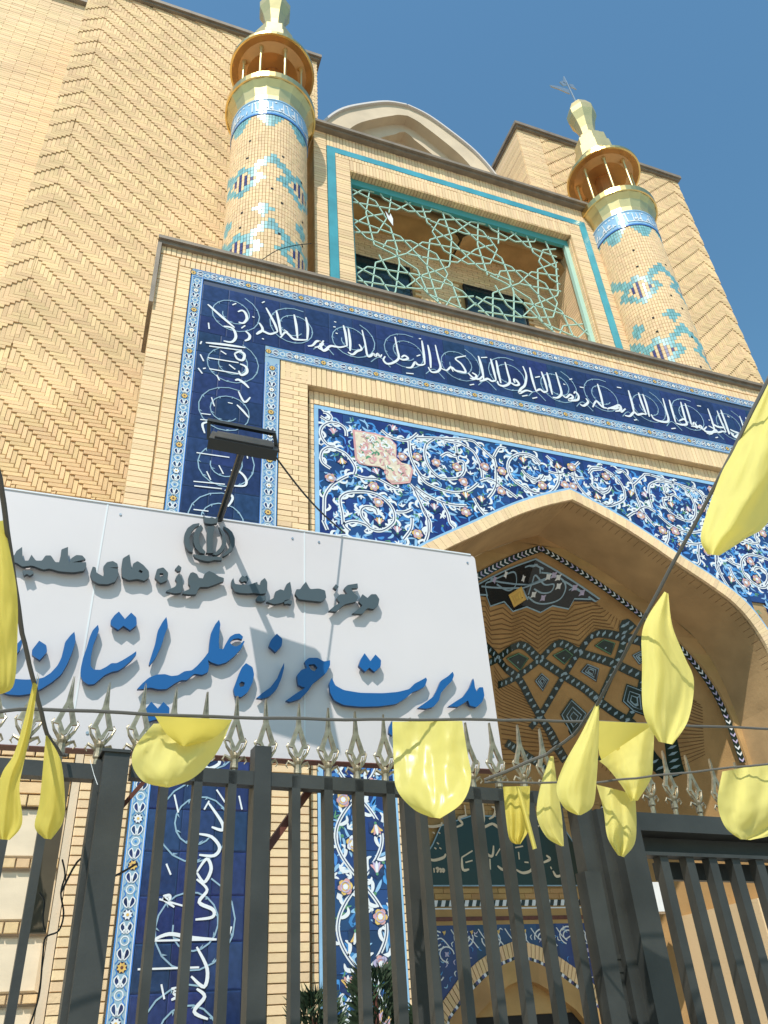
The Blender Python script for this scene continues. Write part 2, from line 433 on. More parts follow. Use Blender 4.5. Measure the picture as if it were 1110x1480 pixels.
# arch edge bricks
ab = MB().m(BRICK2)
def archband(mb, A, B, y, step=.055, y1=6.13, gap=.005):
    for sgn in (-1, 1):
        for (p0, p1), (q0, q1) in zip(zip(A, A[1:]), zip(B, B[1:])):
            if p1[1] < 4.38: continue
            n = max(1, round(math.dist(p0, p1)/step))
            for i in range(n):
                s0 = (i+gap*3)/n; s1 = (i+1-gap*3)/n
                P = [(p0[0]+(p1[0]-p0[0])*s, p0[1]+(p1[1]-p0[1])*s) for s in (s0, s1)]
                Q = [(q0[0]+(q1[0]-q0[0])*s, q0[1]+(q1[1]-q0[1])*s) for s in (s0, s1)]
                yy = y+random.uniform(-.002, .002)
                c4 = [P[0], P[1], Q[1], Q[0]]
                mb.hexa([(CX+sgn*a, yy, z) for a, z in c4]+[(CX+sgn*a, y1, z) for a, z in c4])
archband(ab, AT, AI, 6.075)
merge(ab.build('arch_brick_edge', portal, kind='stuff'))
# soffit course marks near the front edge
sf = MB().m(OCHDK)
for sgn in (-1, 1):
    for (a, za), (b, zb) in zip(AI, AI[1:]):
        if zb < 4.3: continue
        n = max(1, round(math.dist((a, za), (b, zb))/.07))
        for i in range(n):
            s = i/n; x = a+(b-a)*s; z = za+(zb-za)*s
            dx, dz = (b-a), (zb-za); l = math.hypot(dx, dz); dx *= .005/l; dz *= .005/l
            sf.face([(CX+sgn*x, 6.14, z-.002), (CX+sgn*(x+dx), 6.14, z+dz-.002), (CX+sgn*(x+dx), 6.24+.03*random.random(), z+dz-.002), (CX+sgn*x, 6.24, z-.002)])
sf.build('soffit_joints', portal, kind='stuff')
# coping
cp = MB().m(COPE)
cp.box(XL-.045, XR+.045, 5.93, 7.75, ZT, ZT+.045); cp.box(XL-.03, XR+.03, 5.96, 7.7, ZT-.05, ZT-.001)
cp.box(XL-.045, XL-.002, 5.955, 6.3, 8.05, ZT-.051)
cp.build('coping', portal)

# ---- inscription band tiles
band = MB().m(DARKG)
for f in (lambda a, b: (a, b), lambda a, b: (mx(b), mx(a))):
    a, b = f(.383, 1.375); band.box(a, b, 5.999, 6.03, 0, 7.665)
band.box(.383, mx(.383), 5.999, 6.03, 7.668, 8.735)
band = band.build('inscription_band', portal)
def tile_obj(parent, M, x0, x1, z0, z1, y, d=.012, g=.003, name='tile'):
    me = unit_mesh(M); o = bpy.data.objects.new(name, me); COL.objects.link(o)
    o.location = ((x0+x1)/2, y+d/2, (z0+z1)/2); o.scale = (x1-x0-g, d, z1-z0-g); o.parent = parent
    o.rotation_euler = (random.uniform(-.004, .004), 0, random.uniform(-.004, .004)); return o
DX0, DX1, DZ0, DZ1 = .512, 1.213, 7.807, 8.530
cw = (DX1-DX0)/3
for i in range(3):
    for k in range(28):
        for f in (lambda a, b: (a, b), lambda a, b: (mx(b), mx(a))):
            a, b = f(DX0+i*cw, DX0+(i+1)*cw)
            tile_obj(band, NAVY, a, b, .0+k*.279, (k+1)*.279, 5.992)
nx = 30; tw = (mx(DX0)-DX0)/nx; th = (DZ1-DZ0-.0)/3
for i in range(nx):
    for k in range(3): tile_obj(band, NAVY, DX0+i*tw, DX0+(i+1)*tw, 7.812+k*(DZ1-7.812)/3, 7.812+(k+1)*(DZ1-7.812)/3, 5.992)
# ---- border strips with chain pattern
YB = lambda x, z: 5.988
YC = lambda x, z: 5.9885
YD = lambda x, z: 5.9868
bs = MB()
def strip(x0, x1, z0, z1):
    bs.m(PBLUE); bs.box(x0, x1, 5.990, 6.0, z0, z1, back=False)
strips = []
for f in (lambda a, b: (a, b), lambda a, b: (mx(b), mx(a))):
    for (a, b, zt_) in ((.388, .508, 8.728), (1.217, 1.372, 7.66)):
        a, b = f(a, b); strip(a, b, 0, zt_-(.12 if a < 1 or a > 8 else .014)); strips.append(('v', a, b, 1.5, zt_-.1))
strip(.388, mx(.388), 8.609, 8.728); strips.append(('h', 8.609, 8.728, .40, mx(.40)))
strip(1.217, mx(1.217), 7.532+.13-.012, 7.805); strips.append(('h', 7.66, 7.80, 1.25, mx(1.25)))
bst = bs.build('border_tiles', portal)
bp_ = MB()
for kind, a, b, c0, c1 in strips:
    mid = (a+b)/2; wdt = (b-a); s = c0; i = 0
    def pt(u, v): return (mid+v, u) if kind == 'v' else (u, mid+v)
    for off in (-.45, .45):
        bp_.m(WHITE); ribbon(bp_, [pt(c0, off*wdt), pt(c1, off*wdt)], .008, YC, sm=0)
    bp_.m(MBLUE)
    for off in (-.49, .49): ribbon(bp_, [pt(c0, off*wdt), pt(c1, off*wdt)], .008, YD, sm=0)
    while s < c1-.05:
        if i % 4 == 0:
            q = pt(s, 0); bp_.m(NAVY); blob(bp_, q[0], q[1], .033, .033, YC, 14); bp_.m(WHITE if i % 8 else YEL); blob(bp_, q[0], q[1], .027, .027, YD, 16, .22); bp_.m(YEL if i % 8 else RUST); blob(bp_, q[0], q[1], .010, .010, lambda x, z: 5.9855, 7)
            pass
        elif i % 4 == 2:
            q = pt(s, 0); bp_.m(WHITE); ring(bp_, q[0], q[1], .026, .026, .007, YC, 12); bp_.m(MBLUE); blob(bp_, q[0], q[1], .009, .009, YC, 8)
        else:
            for sg in (-1, 1):
                bp_.m(WHITE); ribbon(bp_, [pt(s-.03, sg*.025), pt(s, 0), pt(s+.03, -sg*.025)], .009, YC, sm=3)
            for sg in (-1, 1):
                lp = [pt(s-.034, sg*.006), pt(s-.01, sg*.034), pt(s+.016, sg*.036), pt(s+.03, sg*.018), pt(s+.004, sg*.008)]
                bp_.m(NAVY); cq = (sum(p[0] for p in lp)/5, sum(p[1] for p in lp)/5); bp_.face([(p[0], 5.9879, p[1]) for p in lp]); bp_.m(WHITE); ribbon(bp_, lp, .007, YD, sm=3, close=True)
        bp_.m(MBLUE)
        for sg in (-1, 1):
            ribbon(bp_, [pt(s+.02, sg*wdt*.36), pt(s+.045, sg*wdt*.22), pt(s+.07, sg*wdt*.33)], .007, YC, sm=3)
        s += .075; i += 1
bp_.build('border_ornament', bst, kind='stuff')

# ---- calligraphy on the band
def conv(strokes, ox, oy, sc, y):
    return [[(lambda p: (p.x, p.z))(PY(ox+a/sc, oy+b/sc, y)) for a, b in s] for s in strokes]
B1 = [[(205,295),(300,380),(400,465)],[(385,300),(412,288)],[(425,350),(455,340),(480,360),(490,400),(465,432),(430,425)],[(320,455),(385,470),(410,530),(380,570),(320,562)],
[(630,320),(690,430),(715,495)],[(705,340),(725,430),(740,520)],[(560,512),(600,490),(660,512),(715,495)],[(580,430),(605,480),(560,515)],[(480,490),(510,520),(505,548),(475,562)],[(450,470),(478,450)],
[(835,370),(850,450),(860,545)],[(920,390),(935,470),(930,555)],[(735,540),(770,500),(800,520),(830,548),(880,555),(930,555)],[(760,480),(790,500)],
[(935,600),(970,595),(1000,565),(1030,575),(1020,602),(985,610)],[(1050,560),(1030,600),(1050,635),(1090,620)],[(600,285),(620,275)],[(530,385),(545,392)],[(600,545),(615,550)],
[(190,575),(330,590),(480,612)],[(215,600),(455,632)],[(205,685),(430,722)],[(215,765),(430,802)],[(400,655),(440,640),(472,662),(460,702),(420,692),(400,655)],[(440,730),(482,750),(490,790),(450,812),(430,780)],
[(405,850),(430,845),(470,870),(505,905)],[(160,565),(150,585)],[(300,635),(340,660)],[(150,660),(175,710)],[(135,760),(165,800)],[(190,760),(170,765)],[(360,735),(405,770)],[(270,810),(290,850)],[(210,430),(215,475)]]
B2 = [[(0,330),(40,347),(80,320),(115,322),(150,327),(195,317)],[(170,180),(185,240),(195,320)],[(203,200),(215,290),(215,352)],[(5,290),(32,302),(20,320)],[(108,155),(122,160)],[(102,190),(118,192)],[(118,232),(132,236)],
[(295,212),(315,300),(330,380),(350,387),(370,370),(385,387),(400,370),(415,392),(427,376)],[(275,308),(292,340),(260,355),(232,376),(200,360)],[(515,258),(530,340),(540,400),(500,432),(460,437),(438,412),(450,388)],[(540,400),(570,412),(602,402),(580,383),(558,395)],
[(695,283),(708,370),(715,440)],[(735,312),(750,390),(755,467)],[(590,462),(625,462),(650,428),(665,442),(690,447),(715,440)],[(660,387),(685,378)],[(785,312),(805,400),(820,460),(800,490),(760,492),(738,460)],
[(820,465),(860,482),(890,460),(920,482),(950,490),(988,492),(960,440),(920,402),(990,385)],[(885,453),(905,490)],[(1075,395),(1090,450),(1105,520)],[(1005,500),(1040,532),(1080,540),(1100,520)],[(1015,580),(1045,575)],[(675,270),(690,270)],[(590,500),(640,505)]]
B3 = [[(60,118),(85,200),(100,292)],[(0,280),(30,287),(47,262),(15,240)],[(70,302),(100,295),(130,285),(160,302),(190,295)],[(150,138),(170,215),(190,295)],[(190,150),(205,230),(225,317)],[(255,163),(275,240),(290,310),(250,337),(210,327),(200,300)],
[(290,310),(330,332),(357,325),(340,298),(320,290),(325,312)],[(385,193),(410,260),(400,330),(370,360),(360,390),(410,370),(455,382)],[(435,203),(455,290),(480,372)],[(480,377),(510,362),(540,382),(565,375)],[(520,233),(545,300),(565,375)],[(560,238),(580,310),(600,400)],
[(625,238),(650,320),(667,390),(640,422),(603,420)],[(665,395),(700,422),(730,400),(752,420),(720,440),(782,440),(792,410),(770,380),(758,392)],[(845,428),(862,455),(830,482),(803,470)],[(895,492),(920,448),(945,470),(970,492),(1000,500)],[(930,322),(955,410),(975,500)],[(1000,505),(1050,490),(1090,478),(1102,512),(1060,522)],
[(80,130),(125,128)],[(380,412),(420,405)],[(455,428),(490,420)],[(475,275),(510,268)],[(680,322),(695,328)],[(800,345),(830,350)],[(725,290),(745,285)]]
B4 = [[(0,235),(50,240),(75,233),(90,262),(120,240)],[(140,112),(165,200),(180,270)],[(115,287),(150,292),(180,265),(205,282),(240,275),(265,282)],[(210,128),(235,205),(265,280)],[(240,138),(265,210),(287,297)],[(380,168),(400,240),(420,322),(380,332),(320,312),(300,280)],
[(425,178),(445,250),(470,337)],[(505,193),(525,270),(548,347)],[(535,203),(560,280),(580,352)],[(470,340),(510,352),(548,347),(530,313),(495,325)],[(580,350),(620,372),(600,338),(590,357)],[(620,365),(660,382),(690,402),(760,397),(700,360)],[(785,248),(815,330),(847,417)],[(720,338),(760,365),(810,372)],
[(850,385),(880,400),(912,415),(880,437),(868,410)],[(830,290),(845,300)],[(180,320),(200,316)],[(440,380),(470,376)],[(700,318),(710,322)],[(60,90),(90,95)]]
B5 = [[(50,168),(115,176)],[(45,208),(130,217)],[(300,20),(340,92),(380,60)],[(290,110),(330,150),(370,197)],[(20,430),(240,462)],[(0,622),(210,642)],[(5,652),(190,672)],[(250,548),(310,560),(352,610),(340,652),(250,650)],
[(210,370),(278,380)],[(210,680),(262,730),(230,792)],[(300,398),(312,460),(288,470)],[(352,405),(362,470)],[(170,515),(200,572)],[(88,555),(115,612)],[(110,213),(300,262)],[(75,300),(60,240),(100,225)],[(120,60),(140,120)],[(230,95),(262,102)],[(0,810),(100,822)],[(380,400),(440,410)]]
B6 = [[(825,252),(870,255),(880,285),(840,305),(825,285),(870,262)],[(835,440),(890,520),(892,552),(850,540)],[(800,568),(850,580),(882,622),(860,655),(800,652)],[(790,722),(830,668),(848,710),(820,762),(790,722)],[(790,750),(832,792),(800,842),(855,872),(852,902),(785,912)],
[(610,997),(680,970),(770,985),(870,992)],[(610,997),(870,992)],[(553,1112),(800,1104)],[(790,1022),(832,1110),(820,1182),(768,1140)],[(790,1190),(822,1222),(780,1282),(835,1312)],[(648,1172),(660,1232)],[(688,1190),(712,1190),(700,1208),(717,1218),(688,1235)],
[(668,688),(686,732)],[(655,818),(680,815),(678,832),(655,828),(700,862)],[(700,410),(716,482)],[(870,390),(910,450)],[(960,415),(972,470)],[(820,470),(840,435)],[(930,940),(920,975)],[(640,830),(740,858)]]
NST = [0]
def stroke(s, wd, yf_, sm, parent, nm='letter_stroke', M=None, tp=.5):
    if len(s) < 2: return
    x = MB().m(M or WHITE); ribbon(x, s, wd, yf_, sm=sm, taper=tp); x.build(nm, parent)

YW = lambda x, z: 5.9865
for S, ox, oy, sc, wd in ((B1,260,380,5.045,.021),(B2,460,430,4.625,.021),(B3,680,490,5.045,.023),(B4,880,540,4.826,.024),(B5,280,560,4.625,.016),(B6,0,1000,2.775,.0165)):
    for s in conv(S, ox, oy, sc, 5.974):
        stroke(s, wd*1.42, YW, 5, band)
# left column lower part, hidden by the board, and the mirrored right column carry the same hand
for s in conv(B6, 0, 1000, 2.775, 5.974):
    stroke([(a, b+1.75) for a, b in s], .03, YW, 4, band)
    for dz in (0, 1.75, 3.5): stroke([(mx(.5)-(a-.5), b+dz) for a, b in s], .03, YW, 4, band)
for s in conv(B4, 880, 540, 4.826, 5.974): stroke([(a+1.25, b) for a, b in s if a+1.25 < mx(.6)], .03, YW, 4, band)
vn = MB().m(PBLUE)
YV = lambda x, z: 5.9885
def vine(cx, cz, R, d, turns=1.7):
    n = 30; pts = []
    for k in range(n+1):
        a = d*(k/n)*turns*2*math.pi+1.2; r = R*(1-.62*k/n); pts.append((cx+r*math.cos(a), cz+r*math.sin(a)))
    ribbon(vn, pts, .0105, YV, sm=0)
    for k in range(2, n, 2):
        x, z = pts[k]; a = math.atan2(z-cz, x-cx)+(.5 if k % 2 else -.6)
        s = .035*(1 if k % 2 else -.8)
        vn.face([(x, 5.9872, z), (x+s*math.cos(a)+.008, 5.9872, z+s*math.sin(a)), (x+s*.5*math.cos(a+1.2), 5.9872, z+s*.5*math.sin(a+1.2))])
i = 0; x = .86
while x < mx(.8):
    vine(x, 8.17, .30, 1 if i % 2 else -1); 
    if x > 1: ribbon(vn, [(x+.22, 8.17-.27), (x+.33, 8.0), (x+.45, 7.88)], .011, YV, sm=4)
    x += .66; i += 1
z = 7.45; i = 0
while z > .3:
    for cx in (.862, mx(.862)): vine(cx, z, .31, 1 if i % 2 else -1)
    z -= .64; i += 1
vn.build('inscription_vines', band, kind='stuff')

# ---- spandrel tiles and scroll work (traced on the left half, mirrored)
sp = MB().m(DARKG)
SX0, SX1, SZ1 = 1.767, mx(1.767), 7.197
def atz(x):
    v = az_of(AT, x); return v if v is not None else 0
span = MB().m(LBLUE)
span.box(SX0, SX1, 6.082, 6.112, SZ1-.045, SZ1); span.box(SX0, SX0+.045, 6.082, 6.112, 0, SZ1-.046); span.box(SX1-.045, SX1, 6.082, 6.112, 0, SZ1-.046)
span = span.build('spandrel_border', portal)
ORG = Vector((0,0,0))
cols = int(round((SX1-SX0-.09)/.27)); cwid = (SX1-SX0-.09)/cols
cnt = 0
for i in range(cols):
    xa = SX0+.045+i*cwid; xb = xa+cwid; zt_ = SZ1-.046; k = 0
    while zt_ > 0.2:
        zb_ = zt_-.27; xs = [xa+.0015+(xb-xa-.003)*q/4 for q in range(5)]
        lim = [(az_of(AT, q) if abs(q-CX) < 2.325 else -1) for q in xs]
        lim = [(-1 if l is None else l) for l in lim]
        if min(lim) > zt_-.01: break
        if not (min(lim) > 0 or max(lim) < 0) and zb_ < 5.3:
            # jamb cell: keep only the part outside the arch
            if xa < CX: xs = [xa+.0015+(min(xb, CX-2.33)-xa-.003)*q/4 for q in range(5)]
            else: xs = [max(xa, CX+2.33)+.0015+(xb-max(xa, CX+2.33)-.003)*q/4 for q in range(5)]
            if xs[-1]-xs[0] < .02: break
            lim = [-1]*5
        bot = [min(zt_-.004, max(zb_+.003, l)) for l in lim]
        mb = MB().m(NAVYB)
        poly = [(x_, b_) for x_, b_ in zip(xs, bot)]+[(xs[-1], zt_), (xs[0], zt_)]
        mb.prism(poly, 6.088, 6.11, back=False)
        o = mb.build('tile'); o.parent = span; cnt += 1
        zt_ = zb_; k += 1
ls = MB().m(LBLUE)
for sgn in (-1, 1): ribbon(ls, [(CX+sgn*(u+.0), z+.014) for u, z in AT if z > .2]+[(CX+sgn*2.342, .1)], .028, lambda x, z: 6.080, sm=0)
ls.build('arch_tile_line', portal)
S5 = [[(85,210),(160,250),(185,215),(150,180),(110,170)],[(330,395),(320,330),(260,280),(180,265),(110,300),(85,360),(110,430),(160,480),(215,490)],
[(180,700),(110,650),(90,590),(110,530),(170,500),(240,520),(320,560),(380,630),(415,700),(400,760)],[(120,1200),(120,1050),(130,950),(190,860),(280,800),(340,770)],
[(400,760),(500,790),(620,800),(720,850),(800,890),(830,880)],[(300,1230),(290,1120),(270,1020),(280,970),(340,930),(450,920),(560,930),(660,970),(740,1040),(780,1120),(780,1200),(720,1260),(640,1290),(560,1270),(510,1230),(400,1200),(310,1230),(360,1290)],
[(800,1110),(880,1110),(950,1080)],[(620,250),(660,340),(740,400),(830,430),(920,430),(1000,370),(1110,320)],[(920,440),(930,560),(960,650),(1000,720),(1040,770),(1110,800)],[(930,850),(1000,920),(1060,980),(1110,1010)],
[(960,880),(1040,1050),(1090,1150),(1100,1300),(1070,1400)],[(950,1170),(940,1270),(870,1370)],[(350,220),(340,170),(390,150),(460,140),(540,190),(620,240)],[(550,1240),(480,1160),(470,1090),(520,1060),(600,1080),(620,1130)],
[(130,100),(180,130),(260,120),(350,160)],[(110,1190),(150,1280)],[(120,1500),(150,1400),(220,1350),(330,1340),(430,1400),(460,1500),(400,1600)]]
S6 = [[(10,200),(60,130),(150,100),(250,110),(370,160),(460,220),(560,270),(640,340),(710,400)],[(600,560),(590,480),(560,400),(520,330),(450,280),(390,250),(300,235),(230,215)],
[(170,210),(100,260),(85,350),(110,440),(160,510),(230,560),(320,570),(400,550),(440,490),(430,420),(380,400),(370,320),(360,270)],[(0,470),(80,590),(170,640),(280,680),(380,690),(480,670),(560,610)],
[(0,640),(100,710),(220,770),(330,800),(460,810)],[(700,380),(720,470),(720,560),(720,620),(690,690),(650,740)],[(580,590),(650,570),(720,600),(780,650),(830,680),(910,740)],[(520,740),(570,830),(620,890)],
[(1110,420),(1060,370),(980,345),(900,355),(840,400),(825,470),(850,550),(900,600),(960,640),(1050,690),(1110,690)],[(950,490),(1000,550),(1070,590),(1110,560)],[(700,370),(740,300),(770,290),(810,300)],
[(740,210),(780,260),(740,300)],[(930,260),(1050,270),(1110,310)],[(0,690),(50,790),(80,870),(130,950),(130,1040)],[(230,770),(290,880),(310,960),(350,1000)],[(390,130),(440,180),(540,250)],[(230,370),(290,340),(350,370),(400,350)]]
S7 = [[(0,140),(80,170),(180,240),(250,310),(290,400),(290,470),(250,540),(180,580),(100,575),(30,540),(0,510)],[(0,235),(80,270),(130,320)],[(200,380),(280,400),(340,390),(380,345)],[(0,400),(60,440),(130,450),(160,410)],[(320,250),(360,290),(370,240)]]
FL = [(S, ox, oy, sc) for S, ox, oy, sc in (
 ([(205,360),(285,620),(470,200),(245,200),(180,790),(585,870),(630,1020),(640,1210),(810,1290),(1000,1320),(855,590),(1000,590),(615,740),(975,290),(770,330)],450,570,6.53),
 ([(185,425),(370,465),(430,595),(450,725),(170,830),(450,865),(640,210),(770,500),(765,680),(960,410),(1030,320),(590,760),(620,460)],600,600,6.167),
 ([(50,200),(145,505),(345,500),(280,320)],760,620,6.167))]
CART = [(385,335),(470,350),(600,370),(740,420),(800,480),(800,540),(800,600),(850,650),(930,670),(960,720),(930,840),(840,850),(760,855),(700,800),(700,730),(640,690),(540,680),(450,660),(410,610),(400,500)]
YS = 6.088
def inside_sp(x, z, mgn=.03):
    if x < SX0+.05+mgn or x > SX1-.05-mgn or z > SZ1-.05-mgn: return False
    u = abs(x-CX)
    if u < 2.33:
        v = az_of(AT, x)
        return v is not None and z > v+mgn
    return True
sc_w = MB(); lf = MB(); flw = MB()
y1 = lambda x, z: YS-.0035
y2 = lambda x, z: YS-.0048
y3 = lambda x, z: YS-.006
y0_ = lambda x, z: YS-.0012
def scroll(pts, wd=.038):
    pts = [p for p in pts if p[1] < SZ1-.06 and SX0+.05 < p[0] < SX1-.05]
    if len(pts) < 2: return
    sc_w.m(WHITE); ribbon(sc_w, pts, wd, y1, sm=6)
    sc_w.m(NAVY); ribbon(sc_w, pts, wd*.24, y2, sm=6)
    q = smooth2(pts, 3)
    for k in range(2, len(q)-1, 3):   # curled leaves budding from the stem
        t = (q[k+1]-q[k-1]); 
        if t.length < 1e-6: continue
        t.normalize(); n = Vector((-t.y, t.x))*(1 if (k//4) % 2 else -1)
        a = q[k]; sc_w.m(WHITE)
        ribbon(sc_w, [a, a+n*.035+t*.02, a+n*.06+t*.055, a+n*.045+t*.09], .028, y1, sm=3, taper=.8)
for S, ox, oy, sc in ((S5,450,570,6.53),(S6,600,600,6.167),(S7,760,620,6.167)):
    for s in conv(S, ox, oy, sc, YS):
        s = [p for p in s if p[0] < CX+.02]
        if len(s) < 2: continue
        for sg in (0, 1):
            q = [(mx(a), b) if sg else (a, b) for a, b in s]; scroll(q)
FC = [0]
def flower(x, z, r, c1, c2, c3=WHITE):
    flw.m(NAVY); blob(flw, x, z, r*1.12, r*1.12, y2, 12, .1)
    FC[0] += 1
    if FC[0] % 5 in (1, 3):      # open tulip seen from the side
        a0 = random.choice([1.57, 1.57, 1.1, 2.0, -1.4])
        for i_, da in enumerate((-1.0, 1.0, -.5, .5, 0)):
            flw.m((c1, c1, c2, c2, WHITE)[i_]); a = a0+da
            ribbon(flw, [(x-r*.5*math.cos(a0), z-r*.5*math.sin(a0)), (x+r*.3*math.cos(a), z+r*.3*math.sin(a)), (x+r*1.0*math.cos(a), z+r*1.0*math.sin(a))], r*.42, lambda u, v, i_=i_: YS-.0055-.0006*i_, sm=3, taper=.75)
        flw.m(GREENG); blob(flw, x-r*.55*math.cos(a0), z-r*.55*math.sin(a0), r*.2, r*.2, lambda u, v: YS-.009, 7); return
    for k in range(6):
        a = k*math.pi/3+x*7; flw.m(c1 if k % 2 else c2)
        blob(flw, x+r*.58*math.cos(a), z+r*.58*math.sin(a), r*random.uniform(.34, .5), r*random.uniform(.34, .5), y3, 7)
    flw.m(c3); blob(flw, x, z, r*.36, r*.36, lambda x, z: YS-.0075, 7)
    flw.m(LILAC if c1 is not LILAC else YEL); ring(flw, x, z, r*.62, r*.62, .007, lambda x, z: YS-.0085, 12)
random.seed(3)
for S, ox, oy, sc in FL:
    for i, (a, b) in enumerate(S):
        p = PY(ox+a/sc, oy+b/sc, YS)
        for sg in (0, 1):
            x = mx(p.x) if sg else p.x
            if inside_sp(x, p.z, .06): flower(x, p.z, .058, *((PINK, YEL) if i % 2 else (LILAC, PINK)))
leafc = [MBLUE, LBLUE, MBLUE, MBLUE, LBLUE]
for i in range(1900):
    x, z = (random.uniform(SX0, CX), random.uniform(5.0, SZ1)) if i < 1450 else (random.uniform(SX0, 2.41), random.uniform(0.5, 5.6))
    if z < 5.6 and x > CX-2.33: continue
    if not inside_sp(x, z, .02): continue
    a = random.uniform(0, 6.28); c = random.uniform(-.05, .05); L = random.uniform(.06, .15)
    p1 = (x+L*math.cos(a), z+L*math.sin(a)); pm = (x+L/2*math.cos(a)-c*math.sin(a), z+L/2*math.sin(a)+c*math.cos(a))
    if not inside_sp(*p1, .015): continue
    M = random.choice(leafc)
    for sg in (0, 1):
        lf.m(M); ribbon(lf, [(mx(q[0]) if sg else q[0], q[1]) for q in ((x, z), pm, p1)], random.uniform(.016, .034), y0_, sm=3, taper=.9)
        if i % 9 == 0: lf.m(GREENG); blob(lf, mx(x) if sg else x, z, .014, .014, y1, 6)
# upright pilasters: crossing stems, large flowers
for base in (0, 1):
    for ph in (0, math.pi):
        pts = []; z = .4
        while z < 5.4: pts.append((2.09+.185*math.sin((z-2.0)*math.pi/.62+ph), z)); z += .08
        scroll([(mx(a), b) if base else (a, b) for a, b in pts], .03)
    z = .72; k = 0
    while z < 5.3:
        x = 2.09+(.0 if k % 2 else .0)
        for (dx, dz, c) in ((-.12, .0, (YEL, PINK)), (.13, .12, (PINK, LILAC)), (-.05, .3, (YEL, WHITE)), (.14, .42, (YEL, PINK))):
            xx = x+dx; flower(mx(xx) if base else xx, z+dz, .058, *c)
        z += .62; k += 1
# white cartouche in each spandrel
CARTM = mat('blush_white_glaze', (.70, .60, .46), .3, noise=.2, nscale=25)
def pin(x, z, P):
    c = False
    for (a, b), (d, e) in zip(P, P[1:]+P[:1]):
        if (b > z) != (e > z) and x < (d-a)*(z-b)/(e-b)+a: c = not c
    return c
cps = conv([CART], 450, 570, 6.53, YS)[0]
cc = Vector((sum(p[0] for p in cps)/len(cps), sum(p[1] for p in cps)/len(cps)))
for sg in (0, 1):
    P = [((mx(a) if sg else a), b) for a, b in cps]; C0 = ((mx(cc.x) if sg else cc.x), cc.y)
    flw.m(PINK)
    for k in range(len(P)):
        a, b = P[k], P[(k+1) % len(P)]; flw.face([(C0[0], YS-.0095, C0[1]), (a[0], YS-.0095, a[1]), (b[0], YS-.0095, b[1])])
    flw.m(CARTM); Q = [(C0[0]+(a-C0[0])*.93, C0[1]+(b-C0[1])*.93) for a, b in P]
    for k in range(len(Q)):
        a, b = Q[k], Q[(k+1) % len(Q)]; flw.face([(C0[0], YS-.0108, C0[1]), (a[0], YS-.0108, a[1]), (b[0], YS-.0108, b[1])])
    for k in range(260):
        a = random.uniform(min(p[0] for p in P), max(p[0] for p in P)); b = random.uniform(min(p[1] for p in P), max(p[1] for p in P)); an = random.uniform(0, 6)
        if not pin(a, b, Q) or not pin(a+.06*math.cos(an+.8), b+.06*math.sin(an+.8), Q): continue
        flw.m(random.choice([GREENG, PINK, WHITE, WHITE, PINK])); ribbon(flw, [(a, b), (a+.03*math.cos(an), b+.03*math.sin(an)), (a+.06*math.cos(an+.8), b+.06*math.sin(an+.8))], random.uniform(.012, .026), lambda x, z: YS-.0122, sm=3, taper=.8)
for i in range(420):
    x, z = (random.uniform(SX0, CX), random.uniform(5.0, SZ1)) if i < 330 else (random.uniform(SX0, 2.41), random.uniform(0.5, 5.6))
    if not inside_sp(x, z, .04): continue
    a = random.uniform(0, 6.28)
    for sg in (0, 1):
        f = (lambda q: (mx(q[0]), q[1])) if sg else (lambda q: q)
        lf.m(WHITE if i % 3 else GREENG)
        for da in (-.7, 0, .7):
            P = [(x, z), (x+.03*math.cos(a+da), z+.03*math.sin(a+da)), (x+.055*math.cos(a+da*1.3), z+.055*math.sin(a+da*1.3))]
            if inside_sp(*P[2], .01): ribbon(lf, [f(q) for q in P], .017 if i % 3 else .012, lambda u, v: YS-.0023, sm=2, taper=.85)
lf.build('blue_leaf_glaze', span, kind='stuff'); sc_w.build('white_scroll_glaze', span, kind='stuff'); flw.build('flower_glaze', span, kind='stuff')

# ---- inner vault
YV0 = 6.86; DEP = 1.94; ZC = 3.7
def vrho(x, z):
    u = abs(x-CX); dz = max(0, z-ZC)
    if dz <= 0: return u/2.13
    th = math.atan2(dz, u); lo, hi = 0.0, 4.0   # radius of the arch outline in this direction
    for _ in range(22):
        m_ = (lo+hi)/2; xx, zz = m_*math.cos(th), ZC+m_*math.sin(th)
        if zz < AV[0][1] and xx < half_w(AV, zz): lo = m_
        else: hi = m_
    return math.hypot(u, dz)/lo
def vault_y(x, z):
    r = min(1, vrho(x, z)); n = 1.9+7*max(0, min(1, (4.7-z)/1.1))**1.5
    return YV0+DEP*max(0, 1-r**n)
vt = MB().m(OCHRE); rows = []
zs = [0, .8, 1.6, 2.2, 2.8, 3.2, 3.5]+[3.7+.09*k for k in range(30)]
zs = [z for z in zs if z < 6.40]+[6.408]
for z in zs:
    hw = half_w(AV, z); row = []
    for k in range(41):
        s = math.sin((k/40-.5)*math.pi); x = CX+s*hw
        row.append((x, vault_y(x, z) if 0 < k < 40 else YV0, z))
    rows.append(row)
vt.grid(rows); vt = merge(vt.build('vault', portal, smooth=True))
